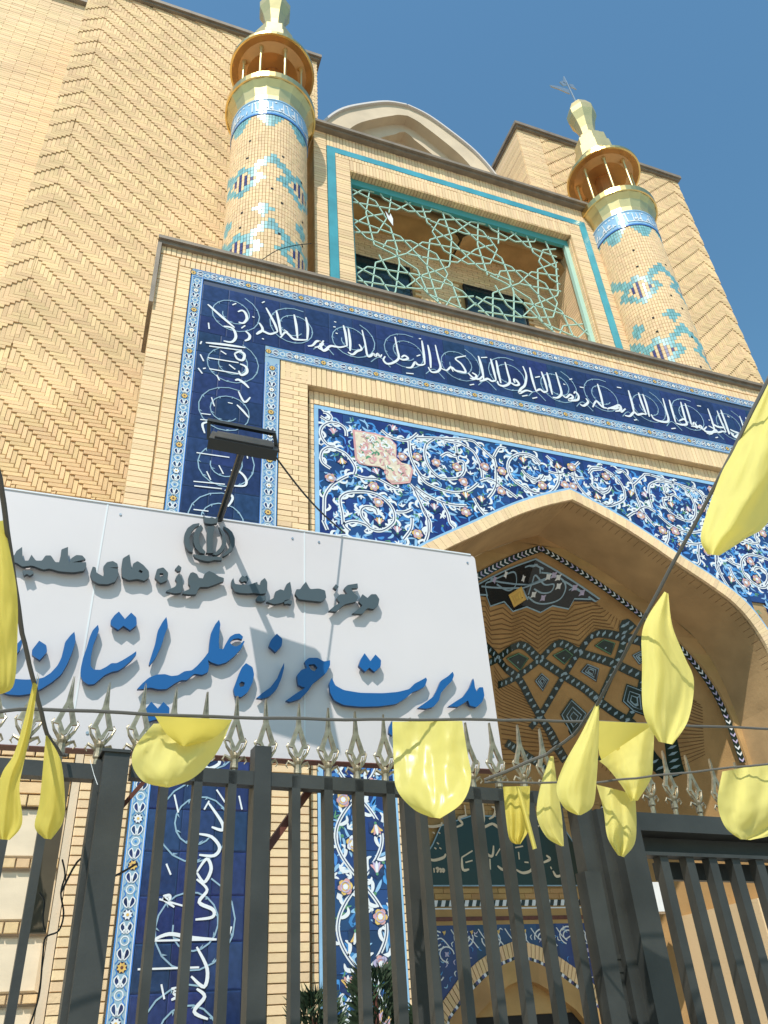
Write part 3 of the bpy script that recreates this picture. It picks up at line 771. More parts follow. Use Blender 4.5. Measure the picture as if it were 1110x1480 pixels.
# ring between soffit and vault
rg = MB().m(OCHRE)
for sgn in (-1, 1):
    A_ = [(half_w(AI, z), z) for z in [0+.2*k for k in range(33)] if z < 6.5]
    for z in range(0, 32):
        z0 = z*.2; z1_ = z0+.2
        a0, a1 = half_w(AI, z0), half_w(AI, z1_); b0, b1 = half_w(AV, z0), half_w(AV, z1_)
        rg.face([(CX+sgn*a0, 6.858, z0), (CX+sgn*a1, 6.858, z1_), (CX+sgn*b1, 6.858, z1_), (CX+sgn*b0, 6.858, z0)])
    rg.face([(CX+sgn*half_w(AI, 6.4), 6.858, 6.4), (CX, 6.858, 6.54), (CX, 6.858, 6.40), (CX+sgn*half_w(AV, 6.39), 6.858, 6.39)])
rg.build('inner_arch_ring', portal)
def PV(px, py):
    d = ray(px, py); t0 = YV0/d.y; t = t0
    for _ in range(400):
        p = EYE+d*t
        if p.y >= YV0 and vrho(p.x, p.z) < 1 and p.y >= vault_y(p.x, p.z): break
        if p.y > YV0+DEP: break
        t += t0*.0012
    r = vrho(p.x, p.z)
    if r > .94 and p.z > ZC: return (CX+(p.x-CX)*.94/r, ZC+(p.z-ZC)*.94/r)
    return (p.x, p.z)
def vconv(S, ox, oy, sc): return [[PV(ox+a/sc, oy+b/sc) for a, b in s] for s in S]
vs = lambda off: (lambda x, z: vault_y(x, z)-off)
# chevron band round the inner arch
ch = MB()
for sgn in (-1, 1):
    ch.m(DKGREEN)
    pr = [(u*.965, z-.06) for u, z in AV if z > 2.0]
    ribbon(ch, [(CX+sgn*u, z) for u, z in pr], .085, lambda x, z: 6.852, sm=0)
    L = 0; ch.m(WHITE)
    q = smooth2(pr, 12); k = 0
    while k < len(q)-2:
        t = (q[k+1]-q[k]); 
        if t.length > 1e-7:
            t.normalize(); n = Vector((-t.y, t.x)); a = q[k]
            ch.m(WHITE if (k//2) % 2 else LILAC)
            for sd_ in (-1, 1):
                p = a+n*sd_*.034; r_ = a+t*.03
                ch.face([(CX+sgn*v.x, 6.848, v.y) for v in (p, p+t*.022, r_+t*.022, r_)])
        d0 = 0; j = k
        while j < len(q)-1 and d0 < .062: d0 += (q[j+1]-q[j]).length; j += 1
        k = max(j, k+1)
ch.build('chevron_border', portal, kind='stuff')
# dark tympanum panel at the crown
def fan(mb, pts, off):
    c = Vector((sum(p[0] for p in pts)/len(pts), sum(p[1] for p in pts)/len(pts))); e_ = eps(); yf = vs(off+e_)
    for i in range(len(pts)):
        a = Vector(pts[i]); b = Vector(pts[(i+1) % len(pts)]); N = 8
        for k in range(N):
            s0, s1 = k/N, (k+1)/N
            q = [c+(a-c)*s0, c+(a-c)*s1, c+(b-c)*s1, c+(b-c)*s0]
            if k == 0: q = q[1:]+[]; q = [c, c+(a-c)*s1, c+(b-c)*s1]
            mb.face([(v.x, yf(v.x, v.y), v.y) for v in q])
TY = [(-80,300),(0,245),(100,195),(220,160),(370,140),(430,155),(560,225),(700,300),(850,400),(770,415),(750,500),(640,495),(600,565),(490,545),(410,590),(320,550),(230,580),(170,515),(80,545),(50,470),(-40,470)]
ty = vconv([TY], 690, 760, 4.625)[0]
tm = MB().m(BLACKG)
bot = ty[7:-0] if False else ty[8:]
xl, xr_ = min(p[0] for p in bot), max(p[0] for p in bot)
zl_ = [p for p in bot if p[0] == xl][0][1]; zr_ = [p for p in bot if p[0] == xr_][0][1]
arc = [(CX-u*.94, ZC+(z-ZC)*.955) for u, z in AV if z > 4.4][::-1]+[(CX+u*.94, ZC+(z-ZC)*.955) for u, z in AV if z > 4.4][1:]
arc = [p for p in arc if (p[0] < CX and p[1] > zl_-.02) or (p[0] >= CX and p[1] > zr_-.02)]
ty = [p for p in bot if p[0] > arc[0][0] and p[0] < arc[-1][0]]+arc[::-1] if bot[0][0] < bot[-1][0] else [p for p in bot if arc[0][0] < p[0] < arc[-1][0]]+arc
ty2 = []
for a, b in zip(ty, ty[1:]+ty[:1]):
    for k in range(3): ty2.append((a[0]+(b[0]-a[0])*k/3, a[1]+(b[1]-a[1])*k/3))
fan(tm, ty2, .02)
tm.m(GREENG)
for yy_, c_, w_ in ((.024, WHITE, .012), (.026, DKGREEN, .03)):
    pass
tm.m(PBLUE); ribbon(tm, ty+[ty[0]], .012, vs(.027), sm=0)
c_ = Vector((sum(p[0] for p in ty)/len(ty), sum(p[1] for p in ty)/len(ty)))
tymp = tm.build('tympanum_panel', portal)
tv = MB()
for S in vconv([[(60,480),(50,380),(100,310),(180,280),(240,320),(250,400),(200,440),(120,400)],[(330,470),(360,380),(380,340),(440,400),(500,400),(480,450),(420,460),(370,430)],[(560,380),(600,330),(680,320),(740,360),(720,410),(650,410),(600,440)],
    [(330,210),(370,170),(400,200),(390,260),(340,270)],[(390,210),(440,180),(460,220),(420,260),(410,330)],[(330,480),(380,520),(450,530),(540,500),(580,430),(570,360),(500,320),(420,320)],[(30,330),(60,260),(120,240),(140,280)],[(250,440),(300,440),(330,500)]], 690, 760, 4.625):
    tv.m(PBLUE); ribbon(tv, S, .013, vs(.026), sm=5)
for i, s in enumerate(vconv([[(185,315),(110,350),(465,350),(525,280),(530,415),(690,455),(300,360),(430,490),(365,470),(670,360),(90,250)]], 690, 760, 4.625)[0]):
    tv.m(LILAC if i % 2 else WHITE); blob(tv, s[0], s[1], .028, .028, vs(.028), 8, .3)
s = vconv([[(200,470),(285,415),(320,500),(235,555)]], 690, 760, 4.625)[0]; tv.m(YEL); fan(tv, s, .028)
tv.build('tympanum_scrolls', tymp)
# zigzag brick courses
zz = MB().m(OCHDK)
top_ = vconv([[(-40,470),(50,470),(80,545),(170,515),(230,580),(320,550),(410,590),(490,545),(600,565),(640,495),(750,500),(770,415),(850,400)]], 690, 760, 4.625)[0]
bot_ = vconv([[(30,800),(60,815),(100,850),(150,860),(220,820),(280,795),(400,880),(480,810),(530,785),(680,840),(780,710),(950,740),(1000,605)]], 690, 760, 4.625)[0]
for k in range(1, 10):
    s = k/10; ribbon(zz, [(a[0]+(b[0]-a[0])*s, a[1]+(b[1]-a[1])*s) for a, b in zip(top_, bot_)], .0075, vs(.012), sm=0)
zz.build('zigzag_joints', portal)
# net of black and white bands
NET = [[(20,530),(60,560),(100,600),(170,670),(230,770),(290,870),(350,980)],[(60,620),(100,600),(180,550),(255,605),(345,665),(430,720),(490,770)],[(100,700),(175,665),(255,605),(325,545),(400,580),(530,620),(640,670)],[(220,860),(265,800),(345,665),(400,580),(465,510),(570,525),(640,540)],
[(570,525),(590,440),(650,440)],[(570,525),(540,620),(500,710),(450,830),(400,930)],[(130,915),(200,960),(270,1010),(330,1080)],[(430,720),(530,800),(620,880),(740,1040)],[(640,540),(690,680),(730,820),(745,940),(765,1040)],[(640,670),(620,760),(560,860),(480,980)]]
nb_ = MB(); yf = vs(.016)
net = vconv(NET, 680, 720, 2.58)
for s in net:
    nb_.m(DKGREEN); ribbon(nb_, s, .07, yf, sm=6)
    q = smooth2(s, 14); acc = 0
    for a, b in zip(q, q[1:]):
        acc += (b-a).length
        if acc > .06 and (b-a).length > 1e-6:
            acc = 0; t = (b-a).normalized(); n = Vector((-t.y, t.x))
            nb_.m(PBLUE); P4 = [a+t*.016+n*.004, a+n*.026, a-t*.016-n*.004, a-n*.026]
            nb_.face([(v.x, vault_y(v.x, v.y)-.021, v.y) for v in P4])
nb_.build('patterned_tile_bands', portal, kind='stuff')
KT = [[(130,600),(175,580),(215,600),(180,650)],[(300,590),(350,565),(380,590),(345,625)],[(455,555),(490,530),(535,545),(520,590)],[(235,685),(260,655),(290,680),(265,725)],[(405,650),(430,620),(475,640),(465,690)],[(595,590),(635,570),(660,600),(625,625)],[(330,810),(370,750),(430,805),(400,860),(370,890)],[(560,760),(575,695),(640,720),(650,820),(600,800)]]
for i, s in enumerate(vconv(KT, 680, 720, 2.58)):
    c = Vector((sum(p[0] for p in s)/len(s), sum(p[1] for p in s)/len(s)))
    k_ = MB().m(DKGREEN if i != 3 and i != 4 else BLACKG); fan(k_, s, .02)
    k_.m(PBLUE if i > 2 else GREENG); ribbon(k_, [(c.x+(a-c.x)*.88, c.y+(b-c.y)*.88) for a, b in s+[s[0]]], .008, vs(.026), sm=0)
    if i > 2:
        k_.m(PBLUE)
        for r in (.3, .55): ribbon(k_, [(c.x+(a-c.x)*r, c.y+(b-c.y)*r) for a, b in s+[s[0]]], .009, vs(.027), sm=0)
    else: k_.m(PBLUE); blob(k_, c.x, c.y-.02, .01, .01, vs(.028), 6)
    k_.build('kite_tile', portal)
# slanting brick joints on the lower vault
jn = MB().m(OCHDK)
def joints(A, B, n):
    a = vconv([A], 680, 720, 2.58)[0]; b = vconv([B], 680, 720, 2.58)[0]
    def at(L, s):
        s *= len(L)-1; i = min(int(s), len(L)-2); f = s-i; return (L[i][0]+(L[i+1][0]-L[i][0])*f, L[i][1]+(L[i+1][1]-L[i][1])*f)
    for k in range(n):
        p, q = at(a, (k+.5)/n), at(b, (k+.5)/n)
        ribbon(jn, [(p[0]+(q[0]-p[0])*j/6, p[1]+(q[1]-p[1])*j/6) for j in range(7)], .007, vs(.008), sm=0)
joints([(85,620),(100,800),(125,1000)], [(190,720),(270,850),(330,990)], 22)
joints([(660,480),(720,700),(765,1020)], [(740,500),(930,740),(1045,980)], 34)
joints([(560,850),(620,900),(700,1000)], [(480,1000),(560,1060),(640,1100)], 10)
jn.build('slanting_brick_joints', portal, kind='stuff')

# ---- back wall with doorway
YBK = 8.66
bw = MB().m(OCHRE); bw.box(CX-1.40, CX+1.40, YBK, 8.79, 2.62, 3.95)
DA = [(0,2.47),(.25,2.40),(.5,2.28),(.75,2.12),(.98,1.90),(1.1,1.6),(1.1,.0)]   # tile edge of the door arch
DB = [(0,2.33),(.22,2.27),(.46,2.16),(.69,2.0),(.9,1.80),(1.0,1.5),(1.0,.0)]
DC = [(0,2.30),(.21,2.24),(.44,2.13),(.67,1.97),(.88,1.78),(.97,1.5),(.97,.0)]
DD = [(0,2.10),(.18,2.05),(.38,1.94),(.58,1.8),(.76,1.6),(.84,1.4),(.84,.0)]
def arch_fill(mb, outer_top, prof, y, y1_, xo):
    for sgn in (-1, 1):
        for (a, za), (b, zb) in zip(prof, prof[1:]):
            if b > a+1e-6:
                p = [(CX+sgn*a, za), (CX+sgn*b, zb), (CX+sgn*b, outer_top), (CX+sgn*a, outer_top)]
                mb.hexa([(x_, y, z_) for x_, z_ in p]+[(x_, y1_, z_) for x_, z_ in p])
        xa, xb = sorted((CX+sgn*prof[-1][0], CX+sgn*xo)); mb.box(xa, xb, y, y1_, 0, outer_top)
def band_fill(mb, A, B, y, y1_, n=None, gap=0, mats=None):
    i = 0
    for sgn in (-1, 1):
        for p0, p1, q0, q1 in zip(A, A[1:], B, B[1:]):
            L = math.dist(p0, p1); k = n and max(1, round(L/n)) or 1
            for j in range(k):
                s0, s1 = (j+gap)/k, (j+1-gap)/k
                c4 = [(p0[0]+(p1[0]-p0[0])*s0, p0[1]+(p1[1]-p0[1])*s0), (p0[0]+(p1[0]-p0[0])*s1, p0[1]+(p1[1]-p0[1])*s1), (q0[0]+(q1[0]-q0[0])*s1, q0[1]+(q1[1]-q0[1])*s1), (q0[0]+(q1[0]-q0[0])*s0, q0[1]+(q1[1]-q0[1])*s0)]
                if mats: mb.m(mats[i % len(mats)])
                mb.hexa([(CX+sgn*a, y, z) for a, z in c4]+[(CX+sgn*a, y1_, z) for a, z in c4]); i += 1
bwo = bw.build('back_wall', portal)
x = MB().m(NAVYB); arch_fill(x, 2.62, DA, YBK+.002, 8.78, 1.40); ds = x.build('door_spandrel', portal)
x = MB(); x.m(BRICK); band_fill(x, DA, DB, YBK-.012, 8.7, .05, .08); x.build('door_arch_bricks', portal)
x = MB(); band_fill(x, DB, DC, YBK-.008, 8.7, .03, 0, [BLACKG, WHITE, PURP]); x.build('door_arch_dashes', portal)
x = MB().m(OCHRE); band_fill(x, DC, DD, YBK-.012, 8.765); x.build('door_arch_soffit', portal)
x = MB().m(DARK); x.box(CX-1.0, CX+1.0, 8.77, 8.79, 0, 1.78); x.m(OCHRE); x.box(CX-.9, CX+.9, 8.772, 8.79, 1.785, 2.2); x.build('doorway', portal)
x = MB(); random.seed(5)
YQ = lambda x_, z_: YBK-.003
def daz(u):
    for (a, za), (b, zb) in zip(DA, DA[1:]):
        if a <= u <= b and b > a: return za+(zb-za)*(u-a)/(b-a)
    return -1
for k in range(9):
    cx_ = CX-1.28+k*.32; cz_ = max(daz(abs(cx_-CX)), 1.9)+.07
    cz_ = min(2.5, cz_+.0)
    x.m(WHITE)
    for r in (.11, .065): ring(x, cx_, 2.50-.02*(k % 2), r, r*.8, .014, YQ, 14, k, k+4.6)
    ribbon(x, [(cx_-.14, 2.58), (cx_-.05, 2.47), (cx_+.06, 2.5), (cx_+.16, 2.40)], .012, YQ, sm=4)
    x.m(YEL); blob(x, cx_+.1, 2.55, .02, .02, lambda a, b: YBK-.006, 7, .3)
for sgn in (-1, 1):
    for k in range(7):
        cz_ = 2.35-k*.17; cx_ = CX+sgn*(1.22 if k > 2 else .85+.13*k)
        if cz_ < daz(abs(cx_-CX))+.05 and k < 3: continue
        x.m(WHITE); ring(x, cx_, cz_, .08, .07, .013, YQ, 12, k, k+4.8); x.m(LILAC); blob(x, cx_, cz_, .025, .025, YQ, 8, .3)
rq = random.Random(8)
for k in range(420):
    cx_, cz_ = CX+rq.uniform(-1.36, 1.36), rq.uniform(1.2, 2.58)
    if cz_ < daz(abs(cx_-CX))+.06 or (abs(cx_-CX) > 1.1 and cz_ < 1.0) or (abs(cx_-CX) < 1.1 and daz(abs(cx_-CX)) < 0): continue
    a = rq.uniform(0, 6.28); x.m([MBLUE, WHITE, MBLUE, LBLUE, LILAC][k % 5])
    ribbon(x, [(cx_, cz_), (cx_+.03*math.cos(a), cz_+.03*math.sin(a)), (cx_+.05*math.cos(a+.7), cz_+.05*math.sin(a+.7))], .012, YQ, sm=2, taper=.6)
x.build('door_spandrel_scrolls', ds, kind='stuff')
x = MB()
for k in range(60):   # dogtooth course below the board
    xa = CX-1.38+k*.046; x.m(WHITE if k % 2 else BLACKG); x.hexa([(xa,YBK-.01,2.80),(xa+.044,YBK-.01,2.80),(xa+.064,YBK-.01,2.86),(xa+.02,YBK-.01,2.86),(xa,YBK+.01,2.80),(xa+.044,YBK+.01,2.80),(xa+.064,YBK+.01,2.86),(xa+.02,YBK+.01,2.86)])
x.m(WHITE); x.box(CX-1.38, CX+1.38, YBK-.008, YBK, 2.772, 2.785)
x.m(RUST); x.box(CX-1.38, CX+1.38, YBK-.006, YBK, 2.66, 2.70)
x.build('dogtooth_course', portal)
x = MB()
for sgn in (-1, 1):
    z = 1.2; k = 0
    while z < 3.9:
        x.m(WHITE if k % 2 else BLACKG); xx = CX+sgn*1.43; x.hexa([(xx-.035,YBK-.02,z),(xx+.035,YBK-.02,z+.02),(xx+.035,YBK-.02,z+.06),(xx-.035,YBK-.02,z+.04),(xx-.035,YBK+.05,z),(xx+.035,YBK+.05,z+.02),(xx+.035,YBK+.05,z+.06),(xx-.035,YBK+.05,z+.04)]); z += .045; k += 1
x.build('chevron_upright', portal)
# brick courses on the back wall
bb = []; courses(bb, CX-1.38, CX+1.38, 3.70, 3.95, YBK-.01, .055, .22); courses(bb, CX-1.38, CX+1.38, 2.87, 2.98, YBK-.01, .055, .22)
courses(bb, CX+1.08, CX+1.38, 2.98, 3.7, YBK-.01, .055, .22); courses(bb, CX-1.38, CX-1.08, 2.98, 3.7, YBK-.01, .055, .22)
brick_set(bb, OCHRE, portal, 0, stuffname='back_wall_bricks')
# framed board over the door
bd = thing('inscription_plaque', 'dark green plaque with pale handwriting over the doorway inside the arch', 'plaque', (CX, YBK-.02, 2.99))
pb = [(CX-1.04,3.0),(CX+1.04,3.0),(CX+1.04,3.27),(CX+.92,3.42),(CX+.80,3.62),(CX+.4,3.74),(CX-.4,3.74),(CX-.80,3.62),(CX-.92,3.42),(CX-1.04,3.27)]
x = MB().m(DKGREEN); x.prism(pb, YBK-.035, YBK-.012); x.build('board', bd)
x = MB().m(PBLUE); ribbon(x, pb+[pb[0]], .014, lambda a, b: YBK-.038, sm=0); x.build('rim_line', bd)
PL = [[(95,290),(130,307),(190,300),(200,280)],[(145,340),(158,348)],[(178,340),(190,348)],[(280,312),(322,292),(300,260),(320,248),(350,240)],[(335,178),(342,240)],[(440,148),(450,260),(440,312),(500,290),(540,312)],[(495,188),(517,200),(510,240),(480,262)],[(540,320),(490,285)],
[(108,490),(150,507),(210,490),(222,468)],[(170,402),(182,410)],[(155,432),(167,440)],[(185,432),(197,440)],[(318,490),(325,562),(362,560)],[(382,450),(318,490)],[(340,520),(382,508)],[(455,428),(470,470),(500,480),(507,420)],[(485,498),(488,562)],[(530,540),(560,562),(572,540)],[(545,438),(520,480)],
[(640,562),(680,582),(725,570),(737,540)],[(655,458),(660,502)],[(690,518),(715,520)],[(635,432),(682,423)],[(800,522),(842,500),(820,478)],[(860,570),(880,602),(912,595)],[(845,545),(852,560)],[(120,545),(128,552)],[(152,553),(155,580)],[(163,556),(178,556),(172,580)],[(185,556),(196,565),(190,580)],[(202,556),(212,566),(205,580)],
[(570,300),(610,330),(660,300)],[(620,230),(640,300)],[(680,300),(730,320),(780,300)],[(700,220),(715,300)]]
x = MB().m(CREAM)
for s in conv(PL, 590, 1120, 4.11, YBK-.04): stroke(s, .03, lambda a, b: YBK-.040, 4, bd, M=CREAM)

# ============================================================ BALCONY BLOCK over the portal
bal = thing('balcony_block', 'brick balcony block between the minarets with turquoise stripe and open lattice', 'building', (CX, 7.1, 9))
BY = 7.1; bx0, bx1 = 2.10, mx(2.10); ox0, ox1 = 2.70, mx(2.70); oz0, oz1 = 10.0, 13.24; bt = 14.12
x = MB().m(MORTAR)
x.box(bx0, ox0-.0, BY+.02, 9.3, 9.1, bt); x.box(ox1, bx1, BY+.02, 9.3, 9.1, bt); x.box(ox0+.001, ox1-.001, BY+.02, 9.3, oz1+.01, bt); x.box(ox0+.001, ox1-.001, BY+.02, 9.3, 9.1, oz0)
x.build('wall', bal)
fb = []
sx0, sx1, sz1 = 2.32, 2.455, 13.74
for f in (lambda a, b: (a, b), lambda a, b: (mx(b), mx(a))):
    a, b = f(bx0, sx0-.004); courses(fb, a, b, 9.1, bt-.01, BY, .06, .21, stag=0)
    a, b = f(sx1+.004, ox0); courses(fb, a, b, 9.1, oz1+.27, BY, .06, .24, stag=0)
    a, b = f(bx0, ox0)
soldiers(fb, sx0-.003, mx(sx0)+.003, sz1+.006, bt-.01, BY, .056); soldiers(fb, sx1, mx(sx1), oz1+.275, sz1-.14, BY, .056)
soldiers(fb, ox0, ox1, oz1+.004, oz1+.27, BY, .056)
brick_set(fb, BRICK2, bal, 0, stuffname='brick_facing')
# soffit and jamb bricks of the opening
x = MB().m(BRICK)
n = int((ox1-ox0)/.056)
for i in range(n): x.box(ox0+i*.056+.004, ox0+i*.056+.052, BY+.002, BY+.24, oz1-.02, oz1+.003)
x.build('soffit_bricks', bal, kind='stuff')
x = MB().m(TURQ)
x.box(sx0, sx1, BY-.004, BY+.02, 9.1, sz1-.136); x.box(mx(sx1), mx(sx0), BY-.004, BY+.02, 9.1, sz1-.136); x.box(sx0, mx(sx0), BY-.004, BY+.02, sz1-.135, sz1)
x.build('turquoise_stripe', bal)
x = MB().m(COPE); x.box(bx0-.1, bx1+.1, BY-.14, 9.4, bt, bt+.06); x.box(bx0-.06, bx1+.06, BY-.09, 9.35, bt-.05, bt-.001); x.build('coping', bal)
# loggia
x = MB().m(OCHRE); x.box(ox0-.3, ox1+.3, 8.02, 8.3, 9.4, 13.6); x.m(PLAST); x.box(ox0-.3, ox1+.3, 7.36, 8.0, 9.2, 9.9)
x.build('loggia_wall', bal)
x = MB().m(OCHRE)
for k in range(2):    # shallow barrel bays of the ceiling
    cx_ = ox0+1.02+k*2.04; 
    rows = [[(cx_+1.0*math.cos(a), yy, 12.72+.42*math.sin(a)) for a in [math.pi*q/12 for q in range(13)]] for yy in (7.45, 8.02)]
    x.grid(rows)
x.m(OCHRE); x.box(ox0, ox1, 7.40, 7.46, 13.0, 13.2)
x.build('loggia_ceiling', bal)
lb = []; courses(lb, ox0, ox1, 9.9, 13.2, 8.0, .06, .21)
def keep(b):
    for (a, c, d) in ((2.72, 4.0, 12.4), (4.98, 6.15, 12.35)):
        if b[1] > a and b[0] < c and b[2] < d: return False
    return True
lb = [b for b in lb if keep(b)]; brick_set(lb, BRICK, bal, 0, stuffname='loggia_bricks')
for a, b_, d_ in ((2.72, 4.0, 12.38), (4.98, 6.15, 12.33)):
    x = MB().m(GLASS); x.box(a+.03, b_-.03, 7.985, 8.01, 9.9, d_-.03); dr = x.build('dark_doorway', bal)
    x = MB().m(DARK); x.box(a, a+.03, 7.97, 8.01, 9.9, d_); x.box(b_-.03, b_, 7.97, 8.01, 9.9, d_); x.box(a+.03, b_-.03, 7.97, 8.01, d_-.03, d_); x.build('door_frame', dr)
# side wall courses of the loggia
x = MB().m(BRICK2)
for sd_, s_ in ((ox0, 1), (ox1, -1)):
    z = 9.9
    while z < 13.2:
        a, b_ = sorted((sd_, sd_+s_*.02)); x.box(a, b_, BY+.05, 8.0, z+.004, z+.055); z += .06
x.build('side_wall_courses', bal, kind='stuff')
# lattice screen
LY = 7.25
lat = thing('lattice_screen', 'pale mint star-pattern steel lattice filling the balcony opening', 'screen', (CX, LY, oz0))
x = MB().m(TEALF); x.box(ox0+.002, ox1-.002, LY-.03, LY+.03, oz1-.17, oz1-.022); x.box(ox0+.002, ox0+.06, LY-.03, LY+.03, oz0, oz1-.171)
x.build('frame', lat, label='dark teal top and left frame bars')
x = MB().m(MINT); x.box(ox1-.10, ox1-.002, LY-.032, LY+.03, oz0, oz1-.171); x.build('frame', lat, label='pale mint right frame bar')
T1 = [[(275,215),(235,470),(320,800),(560,980),(700,1110)],[(275,215),(325,200),(410,325),(660,455),(880,460),(925,370),(985,420),(1090,690),(1075,1000),(800,1090)],[(85,300),(200,240),(380,270),(650,325),(880,400),(1110,480)],
[(85,230),(330,355),(440,530),(350,670),(105,665)],[(85,300),(235,440),(480,620),(570,900),(575,960),(555,1110)],[(95,360),(545,440),(770,320),(850,570),(1110,750)],[(105,585),(235,510),(420,480)],[(105,585),(235,720),(600,870),(780,910),(1110,970)],
[(105,535),(500,680),(580,710),(750,890),(1110,1090)],[(495,240),(660,380),(780,505),(1110,620)],[(495,240),(465,470)],[(360,895),(445,750),(680,750),(940,885),(1055,1085)],[(360,895),(480,1110)],[(330,970),(620,895),(800,765),(1110,815)],[(330,970),(310,1110)],
[(900,660),(965,545),(1110,540)],[(900,660),(1010,840),(1110,900)],[(875,740),(1110,675)],[(875,740),(845,1020),(870,1110)],[(130,1085),(240,1010),(750,1090)],[(130,1000),(310,1100)]]
T4 = [[(205,20),(330,80),(520,200),(600,380),(710,470)],[(240,95),(320,240),(430,330),(510,340),(690,340),(740,235),(660,95),(520,20)],[(215,150),(385,100),(440,85),(560,0)],[(215,150),(185,350)],[(75,235),(155,180),(500,235),(750,310),(850,360),(1055,570)],[(70,175),(250,265),(325,385)],[(75,235),(190,355)],
[(75,280),(430,335),(560,240),(750,180),(770,0)],[(320,385),(360,365),(390,150),(350,0)],[(610,0),(590,185),(680,460),(715,485)],[(420,0),(600,180),(770,300),(850,515)],[(390,160),(600,380),(880,500)],[(715,485),(765,405),(930,395)],[(850,515),(1010,400)]]
T2 = [[(40,185),(125,440),(280,560),(370,620),(520,770),(650,890),(850,980)],[(0,190),(40,185)],[(0,230),(345,350),(480,480),(620,610),(800,740)],[(0,320),(150,320),(200,235),(260,290),(365,590),(345,860),(120,940),(0,1000)],[(0,330),(45,370),(320,475),(500,540),(900,605),(1080,480)],[(240,400),(450,400),(680,520),(815,710),(750,840),(530,845),(290,710),(170,520),(240,400)],[(145,600),(350,545),(410,520),(560,420),(850,470),(1110,540)],[(145,600),(115,880),(190,1100)],[(0,670),(70,625),(380,680),(630,760),(860,830)],[(0,640),(210,745),(325,945),(250,1090)],[(630,380),(625,650),(730,970),(980,1110)],[(630,380),(680,370),(770,500),(1000,620),(1110,620)],[(0,770),(425,830),(600,700),(825,635),(830,405),(1110,670)]]
lt = MB().m(MINT)
per = (PY(698, 313, LY).x-PY(542, 267, LY).x+PY(756, 329, LY).x-PY(606, 285, LY).x)/2
segs = [(0, s) for s in conv(T1, 495, 240, 6.9375, LY)]+[(1, s) for s in conv(T4, 500, 350, 5.045, LY)]
XA = PY(622, 320, LY).x; XB = PY(548, 320, LY).x+per
segs += [(2, s) for s in conv(T2, 600, 260, 6.9375, LY)]
for dx in (0, per):
    for src, s in segs:
        if src == 2 and dx: continue
        lt = MB().m(MINT)
        for a, b in zip(s, s[1:]):
            A = Vector((a[0]+dx, LY, a[1])); B = Vector((b[0]+dx, LY, b[1]))
            if A.x > B.x: A, B = B, A
            lo, hi = ox0+.03, ox1-.05
            if dx == 0: hi = ox0+per+.04
            else: lo = ox0+per+.04
            if src == 0 and dx == 0: hi = XA
            if src == 0 and dx: lo = XB
            if src == 2: lo, hi = XA, XB
            if B.x < lo or A.x > hi: continue
            if A.x < lo: A = A+(B-A)*((lo-A.x)/(B.x-A.x))
            if B.x > hi: B = A+(B-A)*((hi-A.x)/(B.x-A.x))
            if max(A.z, B.z) > oz1+.05 or (B-A).length < .02: continue
            if src != 1 and min(A.z, B.z) < 11.72:
                if max(A.z, B.z) < 11.72: continue
                lo_, hi_ = (A, B) if A.z < B.z else (B, A); f = (11.72-lo_.z)/(hi_.z-lo_.z); q = lo_+(hi_-lo_)*f; A, B = q, hi_
            if src == 1 and max(A.z, B.z) > 11.72:
                if min(A.z, B.z) > 11.72: continue
                lo_, hi_ = (A, B) if A.z < B.z else (B, A); f = (11.72-lo_.z)/(hi_.z-lo_.z); q = lo_+(hi_-lo_)*f; A, B = lo_, q
            if (A-B).length > .015: lt.bar(A, B, .017, .022, Vector((0, 1, 0)))
        if lt.v: lt.build('lattice_bar', lat)
x = MB().m(WHITE); c = PY(562, 315, 7.2)
x.face([c+Vector((-.05,0,.16)), c+Vector((.02,0,.03)), c+Vector((.06,0,-.17)), c+Vector((-.02,0,-.02))]); x.face([c+Vector((.03,-.01,.12)), c+Vector((.06,-.02,-.02)), c+Vector((.06,0,-.17)), c+Vector((.0,0,.0))])
tag(x.build('paper_scrap'), 'small white scrap caught in the lattice screen', 'scrap')

# ============================================================ ROOF ARCH behind the balcony
ra = thing('roof_arch', 'stepped pale pointed arch rising over the balcony roof against the sky', 'arch', (CX, 8.72, 14))
pts = [(506,151),(540,151.5),(584,154),(613,169),(653,195),(699,232.6),(724,263)]
R_ = [(PY(a, b, 8.72).x-CX, PY(a, b, 8.72).z) for a, b in pts]
prof = [(0,18.93),(.45,18.80),(.95,18.45),(1.5,17.95),(1.88,17.35),(2.10,16.75),(2.2,15.8),(2.2,14.2)]
q = smooth2(prof, 4); prof = [(p.x, p.y) for p in q]
def shrink(pr, d): return [(max(0, u-d*(.62+.38*max(0, min(1, (18.7-z)/1.4)))*min(1, u/.6)), z-d*(1 if z > 16.5 else .6)) for u, z in pr]
def ringprism(mb, A, B, y, y1_):
    for sgn in (-1, 1):
        for p0, p1, q0, q1 in zip(A, A[1:], B, B[1:]):
            P = [(CX+sgn*a, z) for a, z in (p0, p1, q1, q0)]
            mb.hexa([(a, y, z) for a, z in P]+[(a, y1_, z) for a, z in P])
P0, P1, P2, P3 = prof, shrink(prof, .34), shrink(prof, .60), shrink(prof, .86)
x = MB().m(PALE); ringprism(x, P0, P1, 8.72, 10.4); merge(x.build('outer_ring', ra))
x = MB().m(PALE); ringprism(x, P1, P2, 8.95, 10.4); merge(x.build('middle_ring', ra))
x = MB().m(PALE); ringprism(x, P2, P3, 9.2, 10.4); merge(x.build('inner_ring', ra))
x = MB().m(FLASH); ringprism(x, [(u+.03, z+.035) for u, z in P0], [(u, z+.001) for u, z in P0], 8.66, 10.45); merge(x.build('edge_flashing', ra))
x = MB().m(PLAST)
